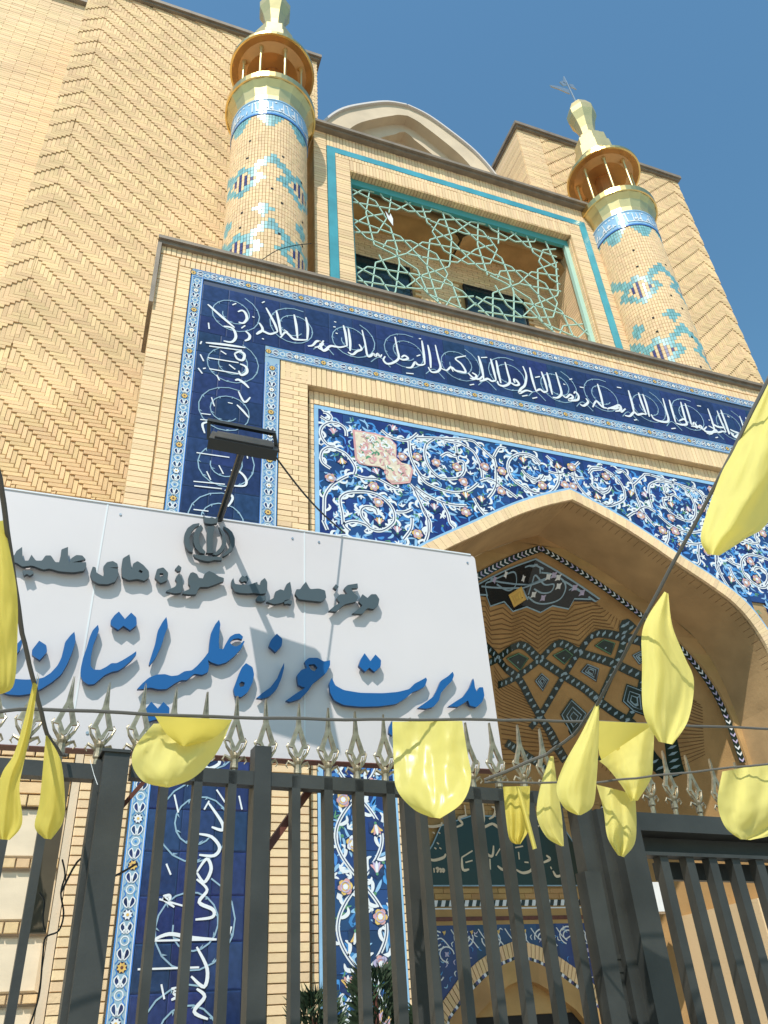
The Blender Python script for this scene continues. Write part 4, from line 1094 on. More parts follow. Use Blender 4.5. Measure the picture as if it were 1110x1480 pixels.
for sgn in (-1, 1):
    for a, b in zip(P3, P3[1:]): x.face([(CX+sgn*a[0], 9.9, a[1]), (CX+sgn*b[0], 9.9, b[1]), (CX+sgn*b[0], 9.9, 14), (CX+sgn*a[0], 9.9, 14)])
x.build('back_wall', ra)

# ============================================================ MINARETS
def minaret():
    mx0 = 1.37; my = 7.0; r = .57
    t = thing('minaret', 'left minaret of pale brick with turquoise diamonds and gold lantern top', 'minaret', (mx0, my, 9), 'twin minarets')
    ROOTLOC[t.name] = Vector((mx0, my, 9))
    x = MB().m(MORTAR); x.lathe([(r-.012, 9.0), (r-.012, 13.0)], mx0, my, 48, caps=False); x.build('shaft_core', t, smooth=True)
    N = 80; cam_a = math.atan2(-my, -mx0); st = MB(); H = .075
    for k in range(N):
        a0 = 2*math.pi*k/N; a1 = a0+2*math.pi/N; am = (a0+a1)/2
        dd = (am-cam_a+math.pi) % (2*math.pi)-math.pi     # angle from the street side, + to the right
        z = 9.0
        while z < 12.96:
            zb, zt_ = max(9.0, z), min(z+H, 12.96)
            if zt_-zb > .02:
                zm = z+H/2; M = BRICK2
                s = (dd+math.radians(40))*r
                for row, zc in enumerate((10.02, 11.45)):
                    sp_ = .90; ss = (s+sp_/2) % sp_-sp_/2; dz = zm-zc-.02*0
                    d1 = abs(ss)/.19+abs(dz)/.17
                    if d1 < 1 and k % 2 == 0 : M = PURP
                    elif d1 < 1: M = BRICK2
                    elif 1.25 < d1 < 2.1: M = TURQL
                    s2 = (s+sp_/2+sp_/2) % sp_-sp_/2
                    if abs(dz-(.46-abs(s2)*1.0)) < .095 and abs(s2) < .30: M = TURQL
                for zc in (10.75,):
                    s3 = (s+.25+.3) % .6-.3
                    if abs(s3)/.15+abs(zm-zc+.1*((s//.6) % 2))/.15 < 1: M = TURQL
                if zm > 12.96-.16*(1+math.cos(dd*7)): M = TURQL
                pass
                st.m(M); g = .006; ro = r+random.uniform(-.0015, .0015); b0, b1 = a0+g, a1-g
                P = []
                for rr in (ro, r-.03):
                    for aa, z_ in ((b0, zb+.003), (b1, zb+.003), (b1, zt_-.003), (b0, zt_-.003)): P.append((mx0+rr*math.cos(aa), my+rr*math.sin(aa), z_))
                st.hexa(P)
            z += H
    st.build('glazed_brick_facing', t, kind='stuff')
    for dd, z in ((-.5, 12.35), (-.55, 11.95), (.35, 12.0), (.1, 11.2), (.35, 10.95), (-.6, 10.75), (-.62, 10.45), (.3, 10.3), (.95, 11.75), (1.0, 10.9), (1.0,10.4), (.2, 9.65)):
        a = cam_a+dd; u = Vector((math.cos(a), math.sin(a), 0)); v = Vector((-u.y, u.x, 0)); c = Vector((mx0, my, z))+u*(r+.002)
        hl = MB().m(DARK); hl.hexa([c-v*.018+Vector((0,0,-.02)), c+v*.018+Vector((0,0,-.02)), c+v*.018+Vector((0,0,.02)), c-v*.018+Vector((0,0,.02))]+[p-u*.02 for p in (c-v*.018+Vector((0,0,-.02)), c+v*.018+Vector((0,0,-.02)), c+v*.018+Vector((0,0,.02)), c-v*.018+Vector((0,0,.02)))]); hl.build('putlog_hole', t)

    x = MB().m(MBLUE); x.lathe([(r+.004, 12.965), (r+.012, 12.97), (r+.012, 13.0), (r+.006, 13.001)], mx0, my, 64, caps=False)
    x.m(LBLUE); x.lathe([(r+.006, 13.001), (r+.012, 13.33), (r+.02, 13.335), (r+.02, 13.36), (r-.02, 13.361)], mx0, my, 64, caps=False); tr = x.build('tile_ring', t)
    x = MB().m(WHITE); rnd = random.Random(4)
    def rp(s, z): a = s/r; return Vector((mx0+(r+.016)*math.cos(a), my+(r+.016)*math.sin(a), z))
    x.cur = 0; s = 0
    while s < 3.55:
        h = rnd.choice([.22, .24, .10, .08]); lean = rnd.uniform(-.05, .02)
        p, q = (s, 13.06), (s+lean, 13.06+h)
        x.face([rp(p[0]-.009, p[1]), rp(p[0]+.009, p[1]), rp(q[0]+.007, q[1]), rp(q[0]-.007, q[1])])
        if rnd.random() < .75:
            w_ = rnd.uniform(.05, .12); zz_ = 13.06+rnd.uniform(0, .03)
            x.face([rp(s, zz_-.01), rp(s+w_, zz_-.012), rp(s+w_, zz_+.012), rp(s, zz_+.01)])
            if rnd.random() < .6: x.face([rp(s+w_*.5, zz_+.03), rp(s+w_, zz_+.06), rp(s+w_*.6, zz_+.1), rp(s+w_*.2, zz_+.06)])
        if rnd.random() < .5: x.face([rp(s+.03, 13.26), rp(s+.06, 13.27), rp(s+.05, 13.30), rp(s+.02, 13.29)])
        s += rnd.uniform(.06, .1)
    x.build('ring_lettering', tr, kind='stuff')
    x = MB().m(GOLDP); x.lathe([(r-.005, 13.362), (r+.0, 13.5), (r+.045, 13.66), (r+.11, 13.78)], mx0, my, 20, caps=False); x.build('gallery_neck', t)
    x = MB().m(GOLD); x.lathe([(r+.11, 13.781), (r+.135, 13.785), (r+.135, 13.91), (r+.10, 13.94), (.3, 13.945)], mx0, my, 48, caps=False); merge(x.build('gallery_rim', t, smooth=False))
    for k in range(8):
        a = cam_a+math.pi/8+k*math.pi/4; cx_, cy_ = mx0+.50*math.cos(a), my+.50*math.sin(a)
        x = MB().m(GOLDP); x.lathe([(.034, 13.94), (.034, 13.98), (.021, 14.0), (.021, 14.98), (.038, 15.02), (.038, 15.08)], cx_, cy_, 10); x.build('column', t, smooth=True)
    x = MB().m(BRONZE); x.lathe([(.17, 13.94), (.17, 15.09)], mx0, my, 16, caps=False)
    x.lathe([(.17, 15.06), (.42, 15.03), (.56, 15.10), (.665, 15.08)], mx0, my, 48, caps=False); x.build('lantern_soffit', t)
    x = MB().m(GOLD); x.lathe([(.665, 15.081), (.695, 15.085), (.695, 15.15), (.65, 15.2), (.52, 15.42), (.42, 15.50), (.41, 15.62)], mx0, my, 48, caps=False); merge(x.build('brim', t))
    x = MB().m(GOLDP); ph = cam_a+math.pi/8
    x.lathe([(.41, 15.62), (.39, 15.95), (.35, 15.96), (.34, 16.25), (.27, 16.26), (.25, 16.42), (.17, 16.45)], mx0, my, 8, ph, caps=False); merge(x.build('stepped_neck', t))
    x = MB().m(GOLDP); x.lathe([(.155, 16.45), (.17, 16.75), (.22, 17.0), (.29, 17.2), (.295, 17.36), (.20, 17.62), (.13, 17.66)], mx0, my, 8, ph); merge(x.build('vase_cap', t))
    return t
mt = minaret()
def copy_thing(root, loc, label):
    r = root.copy(); COL.objects.link(r); r.location = loc; r['label'] = label
    for ch_ in list(root.children):
        c = ch_.copy(); COL.objects.link(c); c.parent = r; c.matrix_parent_inverse = ch_.matrix_parent_inverse.copy()
        for g_ in list(ch_.children):
            d = g_.copy(); COL.objects.link(d); d.parent = c; d.matrix_parent_inverse = g_.matrix_parent_inverse.copy()
    return r
m2 = copy_thing(mt, (7.86, 7.0, 9.10), 'right minaret of pale brick with turquoise diamonds, gold lantern and silver finial')
ROOTLOC[m2.name] = Vector((7.86, 7.0, 9.10))
fx = 7.86
x = MB().m(SILVER); fb_ = Vector((fx, 7, 17.74)); ft = PY(815, 111, 7.0); x.tube([fb_, fb_+(ft-fb_)*.2, ft], [.03, .02, .012], 6); x.lathe([(.02, 17.80), (.055, 17.86), (.02, 17.92)], fx-.02, 7, 8)
Pm = lambda a, b: (lambda p: (p.x, p.z))(PY(760+a/5.55, 100+b/5.55, 7.0))
for poly in ([(190,128),(260,140),(340,165),(352,200),(270,165),(200,140)],[(270,105),(290,95),(330,130),(300,135)],[(300,60),(315,80),(325,125),(300,110)],[(345,120),(375,125),(405,165),(360,145)]):
    x.prism([Pm(*p) for p in poly][::-1], 6.99, 7.01)
x.build('finial', m2)

# ============================================================ LOWER WING at left
wg = thing('wing_wall', 'low cream stone wall with rows of upright buff bricks left of the portal', 'wall', (-1.5, 6.15, 0))
x = MB().m(PALE); x.box(-5, .03, 6.2, 7.9, 0, 4.6); x.build('wall', wg)
fb = []
def zrow(py): return PY(30, py, 6.1).z
rows_ = [(1165,1148),(1255,1240),(1350,1332),(1452,1437)]
zt_ = 4.6; br_ = []
courses(br_, -4.8, -.02, zrow(1147), 4.6, 6.1, .085, .22, j=.01)
for lo, hi in rows_: soldiers(br_, -4.8, -.02, zrow(lo), zrow(hi), 6.09, .088, j=.008)
brick_set(br_, BRICK, wg, 300, key=lambda b: abs(b[0]+.4)+abs(b[2]-2.8)*.5)
for a, b in ((1240,1166),(1332,1256),(1437,1351),(1560,1453)):
    k = 0
    xx = -.02
    while xx > -3:
        p = tile_obj(wg, CREAM, xx-.62, xx, zrow(a)+.004, zrow(b)-.004, 6.125, .06, .006, 'stone_panel'); p.parent = None; setpar(p, wg)
        xx -= .62
x = MB().m(PALE); x.box(-.018, .034, 6.03, 6.3, 0, 4.4); x.build('corner_strip', wg)

# right inner wing seen through the gate
wr = thing('side_wall', 'sunlit plain brick wall beyond the right gate inside the arch', 'wall', (6.9, 7.5, 0))
x = MB().m(BRICK2); x.box(6.60, 6.86, 7.0, 8.55, 0, 2.62); x.build('wall', wr)
x = MB().m(WHITE); q_ = PY(957, 1298, 7.9); x.box(q_.x-.12, q_.x+.13, 7.9, 8.1, q_.z-.13, q_.z+.16); x.build('white_box', wr)

# ============================================================ SIGN BOARD
SYF = 2.65
sg = thing('sign_board', 'large white hanging board with blue and grey Persian lettering and emblem', 'sign', (.2, SYF, 2.4))
p0 = PY(685, 797, SYF); p1 = PY(726, 1112, SYF); bl = PY(100, 1074, SYF)
zt_ = 3.345; zb_ = 2.425; xr = p0.x
seams = [PY(157, 722, SYF).x, PY(440, 763, SYF).x]
edges = [-1.75, -.95, -.35+.0, seams[0], seams[1], xr]; edges = [-1.6, -.7, seams[0], seams[1], xr]
for a, b in zip(edges, edges[1:]):
    x = MB().m(SIGNW)
    if b == xr:
        r_ = .018; cn = [(b-r_+r_*math.sin(t_*math.pi/8), zt_-r_+r_*math.cos(t_*math.pi/8)) for t_ in range(5)]
        x.prism([(a+.0015, zb_), (b, zb_)]+cn[::-1]+[(a+.0015, zt_)], SYF, SYF+.05)
    else: x.prism([(a+.0015, zb_), (b-.0015, zb_), (b-.0015, zt_), (a+.0015, zt_)], SYF, SYF+.05)
    x.build('panel', sg)
x = MB().m(SIGNE)
for s_ in seams: x.box(s_-.003, s_+.003, SYF-.0015, SYF+.01, zb_+.001, zt_-.001)
x.m(SIGNE); x.box(-1.6, xr-.02, SYF-.004, SYF+.052, zt_, zt_+.006); x.m(RUST); x.box(-1.6, xr, SYF-.002, SYF+.05, zb_-.003, zb_)
x.build('edge_trim', sg)
for sx_ in (seams[0]-.35, seams[0]+.05, seams[1]-.05, seams[1]+.06, xr-.04):
    for sz_ in (zt_-.04, zb_+.05):
        x = MB().m(SILVER); c0 = Vector((sx_, SYF, sz_)); x.tube([c0+Vector((0, .004, 0)), c0-Vector((0, .003, 0))], .005, 8); x.build('rivet', sg)
x = MB().m(PAINT)
for xx in (-1.2, .1, 1.1): x.box(xx, xx+.04, SYF+.052, SYF+.10, 0, zt_-.05)
x.build('support_post', sg)
def letters(name, polys, ox, oy, sc, M, ME, depth=.015, stand=.011, label=None):
    for k, poly in enumerate(polys):
        loops = poly if isinstance(poly[0][0], (list, tuple)) else [poly]
        cu = bpy.data.curves.new('tmp', 'CURVE'); cu.dimensions = '2D'; cu.fill_mode = 'BOTH'; cu.extrude = depth/2; cu.resolution_u = 1
        yf_ = SYF-stand-depth
        for lp in loops:
            q = [PY(ox+a/sc, oy+b/sc, yf_) for a, b in lp]
            # chaikin once for rounded outline, corners kept where sharp
            P = [Vector((p.x, p.z)) for p in q]; out = []; n = len(P)
            for i in range(n):
                a, b, c = P[i-1], P[i], P[(i+1) % n]
                ang = (b-a).angle(c-b, 0)
                if ang > 1.35: out.append(b)
                else: out += [b+(a-b)*.18, b+(a-b)*.04+(c-b)*.04, b+(c-b)*.18]
            sp_ = cu.splines.new('POLY'); sp_.points.add(len(out)-1); sp_.use_cyclic_u = True
            for i, v in enumerate(out): sp_.points[i].co = (v.x, v.y, 0, 1)
        ob = bpy.data.objects.new('tmp', cu); me = bpy.data.meshes.new_from_object(ob); bpy.data.objects.remove(ob); bpy.data.curves.remove(cu)
        for v in me.vertices: v.co = (v.co.x, yf_+depth/2-v.co.z, v.co.y)
        me.name = name; me.materials.clear(); me.materials.append(M); me.materials.append(ME)
        me.flip_normals() if False else None
        me.update()
        for pl in me.polygons: pl.material_index = 0 if abs(pl.normal.y) > .5 else 1
        o = bpy.data.objects.new(name, me); COL.objects.link(o); setpar(o, sg)
        st_ = None
BL = [
 ('L6', [[(497,615),(470,640),(435,685),(425,730),(410,790),(385,840),(340,890),(290,922),(235,933),(170,935),(120,932),(60,925),(20,900),(-20,870),(-60,850),(-70,900),(-50,960),(10,1018),(60,1035),(130,1040),(200,1030),(280,995),(350,950),(410,900),(450,830),(480,760),(505,680),(503,645)],
  [(262,675),(310,705),(315,750),(265,805),(212,770),(215,735)],
  [(655,568),(620,605),(600,650),(580,720),(555,790),(540,860),(538,910),(555,945),(590,968),(630,965),(665,935),(700,905),(750,882),(790,875),(830,850),(880,805),(912,765),(910,745),(880,768),(820,805),(780,825),(745,825),(710,850),(670,870),(625,868),(605,845),(608,780),(625,700),(650,640),(662,600)],
  [(795,480),(835,530),(877,487),(912,520),(915,570),(870,605),(825,575),(790,603),(740,570),(740,540),(765,505)],[(-60,440),(0,455),(18,500),(10,550),(-60,600)],[(145,662),(120,690),(60,760),(40,800),(90,790),(130,740),(148,690)]]),
 ('L8', [[(258,135),(235,165),(205,220),(190,300),(170,360),(150,425),(155,435),(190,390),(225,320),(250,240),(268,195),(262,150)],
  [(583,152),(560,180),(535,230),(525,290),(520,350),(490,390),(450,435),(415,465),(370,470),(330,495),(290,500),(250,488),(200,490),(150,510),(110,545),(78,580),(110,580),(160,570),(210,582),(260,580),(310,545),(350,525),(385,525),(430,485),(480,492),(515,475),(522,440),(515,400),(535,415),(580,430),(630,415),(680,375),(720,330),(742,285),(733,283),(715,305),(690,318),(665,312),(650,292),(670,272),(700,266),(726,274),(732,257),(710,237),(680,240),(650,258),(625,300),(608,335),(585,330),(582,290),(587,220),(592,180)],
  [(165,658),(205,700),(240,660),(278,695),(275,740),(230,780),(200,765),(150,780),(120,715)],
  [[(750,420),(790,445),(800,490),(790,540),(760,600),(720,630),(680,622),(672,580),(695,520),(705,490),(725,445)],[(722,532),(742,540),(738,562),(715,568),(706,550)]],
  [(985,418),(970,450),(945,510),(900,570),(850,605),(815,635),(850,640),(895,625),(940,580),(970,510),(985,450)],[(940,238),(975,270),(970,315),(932,353),(890,315),(905,275)]]),
 ('C6', [[[(148,812),(185,785),(225,760),(197,750),(192,710),(210,688),(232,682),(222,655),(240,640),(275,640),(300,655),(325,650),(325,670),(310,700),(280,725),(255,745),(235,775),(205,805),(165,817)],[(238,668),(262,665),(275,680),(262,695),(248,688)]]]),
 ('L7', [[(147,480),(165,520),(210,545),(300,560),(420,562),(500,555),(560,540),(590,510),(620,495),(650,478),(656,490),(645,525),(610,545),(580,555),(540,590),(490,620),(400,632),(300,634),(210,625),(160,600),(138,560),(133,510)],
  [(322,348),(353,390),(380,355),(410,385),(408,420),(375,448),(348,425),(325,447),(290,415),(305,375)],[(793,447),(770,470),(730,495),(712,540),(690,580),(650,610),(607,640),(650,645),(690,635),(720,600),(730,560),(760,525),(790,495),(800,465)],
  [(903,483),(885,530),(850,580),(810,605),(770,632),(820,635),(860,610),(875,600),(885,628),(920,637),(950,610),(963,575),(955,530),(935,530),(922,555),(912,530),(908,500)],[(470,708),(455,740),(452,775),(470,790)]])]
FR = {'L6': (0,780,4.625), 'L8': (180,860,4.27), 'C6': (360,720,2.775), 'L7': (440,850,3.7), 'L5': (240,730,6.9375), 'C5': (0,680,2.775)}
for k, P in BL: letters('blue_letter', P, *FR[k], BLUEL, BLUES)
GL = [
 ('L6', [[(148,48),(110,75),(95,105),(60,110),(20,120),(20,150),(108,152),(150,180),(215,172),(290,200),(330,192),(400,212),(490,218),(560,208),(578,175),(575,150),(482,152),(540,138),(572,130),(550,105),(510,102),(475,125),(462,158),(455,120),(455,48),(410,65),(405,110),(395,150),(370,150),(340,105),(305,105),(280,140),(240,140),(210,100),(190,140),(155,140),(150,100)],
  [(150,205),(215,205),(225,225),(200,240),(180,228),(160,240)],[(620,180),(640,185),(645,220),(690,245),(695,215),(690,180),(715,150),(755,142),(785,160),(790,183),(732,186),(790,195),(790,240),(770,280),(720,298),(660,295),(615,270),(602,230)],
  [[(865,98),(820,125),(812,180),(815,250),(860,270),(920,262),(965,275),(998,250),(995,210),(960,170),(920,142),(890,160),(880,200),(875,160),(870,120)],[(935,200),(955,212),(945,225),(925,212)]]]),
 ('C5', [[[(630,395),(655,388),(675,410),(672,440),(645,452),(620,430)],[(640,412),(655,412),(655,425),(642,427)]]]),
 ('L5', [[(125,600),(155,625),(150,655),(120,665),(90,640)],[(130,690),(165,740),(172,820),(150,880),(80,885),(0,865),(20,850),(95,815),(110,770),(90,740)],
  [(270,672),(310,690),(330,730),(370,735),(385,690),(430,660),(480,680),(530,715),(580,730),(580,765),(540,775),(480,800),(420,820),(340,820),(320,850),(300,895),(220,895),(165,885),(190,860),(240,840),(245,815),(225,790),(225,720),(245,680)],
  [(675,730),(690,790),(760,800),(830,800),(900,775),(915,770),(920,795),(945,800),(950,760),(990,730),(1015,770),(1015,850),(1000,885),(940,890),(890,880),(820,885),(740,880),(690,865),(655,810),(655,760)],
  [(735,740),(765,705),(790,720),(810,705),(832,740),(810,770),(790,760),(760,772)],[(905,930),(930,905),(960,910),(1000,910),(1000,950),(960,970),(910,960)]]),
 ('C6', [[(165,335),(172,375),(165,405),(130,420),(100,425),(70,415),(100,400),(105,375),(125,365),(140,370),(150,345)],[(140,412),(155,406),(172,412),(170,426),(155,422),(142,424)],
  [(228,335),(245,365),(280,362),(305,370),(310,400),(290,415),(240,410),(200,405),(185,385),(190,365),(205,365),(215,350)],[(435,342),(437,360),(410,362),(420,380),(438,395),(430,415),(385,425),(365,440),(350,455),(320,452),(345,430),(365,420),(350,400),(365,385),(395,385),(380,362),(395,348)],
  [(348,345),(360,355),(350,367),(338,357)],[(455,385),(475,400),(490,385),(510,385),(523,405),(518,430),(500,445),(475,440),(455,465),(415,462),(445,440),(455,430),(440,415)]])]
for k, P in GL: letters('grey_letter', P, *FR[k], GREYL, GREYS)
EM = [[(415,212),(490,212),(482,260),(472,300),(468,455),(480,480),(400,480),(412,455),(410,300)],[(275,490),(330,505),(385,500),(440,518),(520,515),(560,530),(560,552),(480,550),(440,562),(410,562),(350,550),(290,525)],
[(375,105),(400,125),(430,130),(460,120),(490,135),(515,120),(520,150),(515,180),(450,190),(390,180),(380,150)],
[(335,180),(270,190),(215,230),(185,290),(180,350),(195,420),(230,460),(270,475),(265,455),(240,400),(235,330),(255,270),(290,225),(335,200)],[(350,195),(375,235),(345,270),(330,320),(335,380),(360,430),(398,468),(390,490),(340,475),(295,430),(275,370),(275,300),(300,240)],
[(530,215),(570,260),(600,320),(605,380),(590,430),(550,480),(500,505),(465,490),(500,470),(540,430),(565,380),(565,310),(545,260)],[(575,212),(620,230),(665,270),(690,330),(690,400),(665,450),(620,490),(575,515),(570,500),(610,460),(640,410),(645,340),(625,280),(580,235)]]
letters('emblem_piece', EM, *FR['L5'], GREYL, GREYS)

# ============================================================ FLOODLIGHT
fl = thing('floodlight', 'black floodlight on a slanting pole above the white board', 'lamp', (.39, 2.66, 3.35))
Lc = Vector((.385, 2.22, 3.385)); vd = (Lc-EYE).normalized(); sx = Vector((math.cos(FA*.3), math.sin(FA*.3), 0)); sx = (sx-vd*sx.dot(vd)).normalized(); nn = sx.cross(vd)
def obox(mb, c, ax, ay, az_, a, b, h):
    P = []
    for s3 in (-1, 1):
        for s1, s2 in ((-1,-1),(1,-1),(1,1),(-1,1)): P.append(c+ax*a*s1+az_*h*s2+ay*b*s3)
    mb.hexa(P)
vd2 = (vd+nn*.13).normalized(); n2_ = sx.cross(vd2)
x = MB().m(LAMPB); obox(x, Lc, sx, vd2, n2_, .118, .10, .019); 
obox(x, Lc+n2_*.022, sx, vd2, n2_, .10, .085, .004)
x.build('lamp_body', fl)
x = MB().m(LAMPB); q = Lc+n2_*.062+vd2*.02-sx*.012
x.bar(q-sx*.125, q+sx*.115, .016, .012); x.bar(q-sx*.12, Lc-sx*.122, .012, .01); x.bar(q+sx*.11, Lc+sx*.122, .012, .01); x.build('bracket', fl)
x = MB().m(LAMPB); x.tube([PY(317, 752, 2.655), Lc+vd2*.02-n2_*.01], .013, 8); x.build('pole', fl)
x = MB().m(CABLE)
a = Lc+sx*.10; b = PY(498, 770, 2.66); pts = [a+(b-a)*s+Vector((0, 0, -.03*math.sin(s*math.pi))) for s in [k/10 for k in range(11)]]
x.tube(pts, .0035, 5); tag(x.build('lamp_cable'), 'thin black cable running from floodlight down to board edge', 'cable')

# ============================================================ FENCE AND GATES
tdir = Vector((math.cos(FA), math.sin(FA), 0)); UPV = Vector((0, 0, 1))
def fbox(mb, px0, px1, py, z0, z1, d=.04, off=0.0):
    A = PF(px0, py, off); B = PF(px1, py, off); a = Vector((A.x, A.y, 0)); b = Vector((B.x, B.y, 0)); n = FN*d
    mb.hexa([a+UPV*z0, b+UPV*z0, b+UPV*z1, a+UPV*z1, a+n+UPV*z0, b+n+UPV*z0, b+n+UPV*z1, a+n+UPV*z1])
fence = thing('metal_fence', 'charcoal steel bar fence with cast spear heads below the white board', 'fence', (1.0, 2.4, 0))
gateL = thing('metal_gate', 'charcoal gate leaf left of the thick capped post with narrow bars', 'gate', (-.3, 2.3, 0))
gateR = thing('metal_gate', 'charcoal gate at right with deep lintel and slanting-looking wide bars', 'gate', (2.6, 2.55, 0))
ztop = PF(460, 1121).z
def zf(px, py, off=0): return PF(px, py, off).z
# spear head mesh
def spear():
    mb = MB().m(CHAMP); h = .0
    def pl(pts, w, t=.008):
        for a, b in zip(pts, pts[1:]): mb.bar((a[0], 0, a[1]), (b[0], 0, b[1]), w, t, Vector((0, 1, 0)))
    mb.lathe([(.011, -.03), (.011, 0), (.016, .005), (.014, .03), (.018, .04), (.010, .05)], 0, 0, 8)
    # blade: two tapering sides meeting in a long point, open diamond between
    for s in (-1, 1):
        P = [(s*.002, .225), (s*.010, .150), (s*.033, .095), (s*.038, .085), (s*.022, .083), (s*.012, .060), (0, .052), (0, .066), (s*.016, .092), (0, .135)]
        Q = P if s < 0 else P
        n = len(P); c1 = [(a, -.006, b) for a, b in P]; c2 = [(a, .006, b) for a, b in P]
        mb.face([c1[0], c1[1], c1[9]]); mb.face([c1[1], c1[2], c1[8], c1[9]]); mb.face([c1[2], c1[3], c1[4], c1[8]]); mb.face([c1[4], c1[5], c1[7], c1[8]]); mb.face([c1[5], c1[6], c1[7]])
        mb.face([c2[0], c2[1], c2[9]]); mb.face([c2[1], c2[2], c2[8], c2[9]]); mb.face([c2[2], c2[3], c2[4], c2[8]]); mb.face([c2[4], c2[5], c2[7], c2[8]])
        for i in range(n-1): mb.face([c1[i], c1[i+1], c2[i+1], c2[i]])
        mb.tube([(0, -.004, .03), (s*.018, -.006, .048), (s*.034, -.004, .066), (s*.044, 0, .088), (s*.038, 0, .098)], [.007, .006, .005, .004, .002], 5)
        mb.tube([(0, 0, .02), (s*.02, -.004, .032), (s*.038, 0, .04), (s*.046, 0, .028), (s*.038, 0, .02)], [.006, .006, .005, .004, .002], 5)
        mb.tube([(s*.006, -.008, .03), (s*.012, -.012, .05), (s*.024, -.010, .075)], [.004, .004, .002], 4)
    me = bpy.data.meshes.new('spear_head'); me.from_pydata(mb.v, [], mb.f); me.materials.append(CHAMP); me.update(); return me
SP = spear()
def add_spear(px, py, root, off=.02):
    p = PF(px, py, off); o = bpy.data.objects.new('spear_head', SP); COL.objects.link(o)
    o.location = p; o.rotation_euler = (0, random.uniform(-.04, .04), FA+random.uniform(-.08, .08)); setpar(o, root)
    o.scale = (.80, .85, 1.0)
bars = [232, 282, 333, 428, 476, 522, 568, 614, 655, 696, 733, 773, 813]
for i, c in enumerate(bars):
    w_ = 12.5 if c < 600 else 11.0
    x = MB().m(PAINT); fbox(x, c-w_/2, c+w_/2, 1200, .1, ztop-.005, .032); x.build('bar', fence)
x = MB().m(PAINT); fbox(x, 365, 390, 1200, 0, ztop+.075, .05, -.004); x.build('post', fence, label='narrow intermediate post')
x = MB().m(PAINT); fbox(x, 838, 861, 1200, 0, ztop-.01, .05, -.006); x.build('post', fence, label='narrow post beside the right gate')
a = PF(190, 1110); b = PF(850, 1150)
x = MB().m(PAINT); x.hexa([a*1-UPV*a.z+UPV*(ztop-.040), b-UPV*b.z+UPV*(ztop-.040), b-UPV*b.z+UPV*ztop, a-UPV*a.z+UPV*ztop]+[v+FN*.04 for v in (a-UPV*a.z+UPV*(ztop-.040), b-UPV*b.z+UPV*(ztop-.040), b-UPV*b.z+UPV*ztop, a-UPV*a.z+UPV*ztop)]); x.build('rail', fence)
# thick post
x = MB().m(PAINT); A = PF(150, 1086, -.05); Bq = PF(187, 1090, -.05)
fbox(x, 150, 187, 1100, 0, A.z, .11, -.05); x.build('post', fence, label='thick square post with flat cap')
x = MB().m(PAINT); fbox(x, 147, 189, 1090, A.z, A.z+.008, .12, -.056); x.build('post_cap', fence)
for c, y_ in ((196,1098),(243,1103),(291,1108),(338,1113),(384,1117),(430,1121),(474,1126),(516,1130),(557,1133),(600,1137),(644,1140),(684,1141),(722,1140),(758,1141),(793,1146)): add_spear(c, y_, fence)
# left leaf
zl = zf(90, 1101)
x = MB().m(PAINT); a = PF(-160, 1090); b = PF(140, 1103); x.hexa([a-UPV*a.z+UPV*(zl-.04), b-UPV*b.z+UPV*(zl-.04), b-UPV*b.z+UPV*zl, a-UPV*a.z+UPV*zl]+[v+FN*.04 for v in (a-UPV*a.z+UPV*(zl-.04), b-UPV*b.z+UPV*(zl-.04), b-UPV*b.z+UPV*zl, a-UPV*a.z+UPV*zl)]); x.build('rail', gateL)
for c0, c1 in ((55,68),(2,14),(-50,-38),(-105,-93)):
    x = MB().m(PAINT); fbox(x, c0, c1, 1200, .1, zl-.005, .035); x.build('bar', gateL)
x = MB().m(PAINT); fbox(x, 127, 141, 1190, 0, zl+.01, .05, -.01); x.build('stile', gateL)
x = MB().m(mat('brown_plate', (.07, .055, .03), .6, noise=.3)); A = PF(62, 1200, .25); Bq = PF(90, 1200, .25); x.box(A.x, Bq.x, A.y, A.y+.03, PF(75, 1348, .25).z, PF(75, 1110, .25).z); x.build('lock_plate', gateL, label='brown hanging plate behind the bars')
for c, y_ in ((33,1086),(86,1091),(140,1098),(-22,1082)): add_spear(c, y_, gateL)
# right gate
zr1 = zf(980, 1184); zr0 = zf(980, 1209)
x = MB().m(PAINT)
def rail_(mb, pxa, pxb, z0, z1, d, off=0):
    a = PF(pxa, 1200, off); b = PF(pxb, 1200, off); a = Vector((a.x, a.y, 0)); b = Vector((b.x, b.y, 0))
    mb.hexa([a+UPV*z0, b+UPV*z0, b+UPV*z1, a+UPV*z1]+[v+FN*d for v in (a+UPV*z0, b+UPV*z0, b+UPV*z1, a+UPV*z1)])
rail_(x, 915, 1300, zr0, zr1, .10, -.06); x.build('lintel', gateR)
x = MB().m(PAINT); rail_(x, 925, 1300, zf(980, 1236), zr0-.001, .03, .03); rail_(x, 925, 1300, zf(980, 1240), zf(980, 1235), .06, -.03); x.build('upper_rail', gateR)
x = MB().m(PAINT); rail_(x, 940, 1300, zf(1000, 1272, .08), zf(1000, 1247, .08), .03, .08); x.build('lower_rail', gateR)
x = MB().m(PAINT); fbox(x, 868, 893, 1200, 0, zr1+.01, .08, -.03); fbox(x, 894, 926, 1200, 0, zr1+.02, .10, -.07); x.build('gate_post', gateR)
x = MB().m(PAINT); fbox(x, 845, 868, 1260, 0, zf(850, 1262), .05, -.03); x.build('stile', gateR)
for c in (960, 997, 1030, 1063, 1097, 1132, 1167, 1202):
    x = MB().m(PAINT); fbox(x, c-5.5, c+6, 1242, .1, zf(1000, 1239), .035, -.02); x.build('bar', gateR)
for c, y_ in ((943,1166),(976,1170),(1012,1176),(1047,1180),(1084,1184)): add_spear(c, y_, gateR, .10)
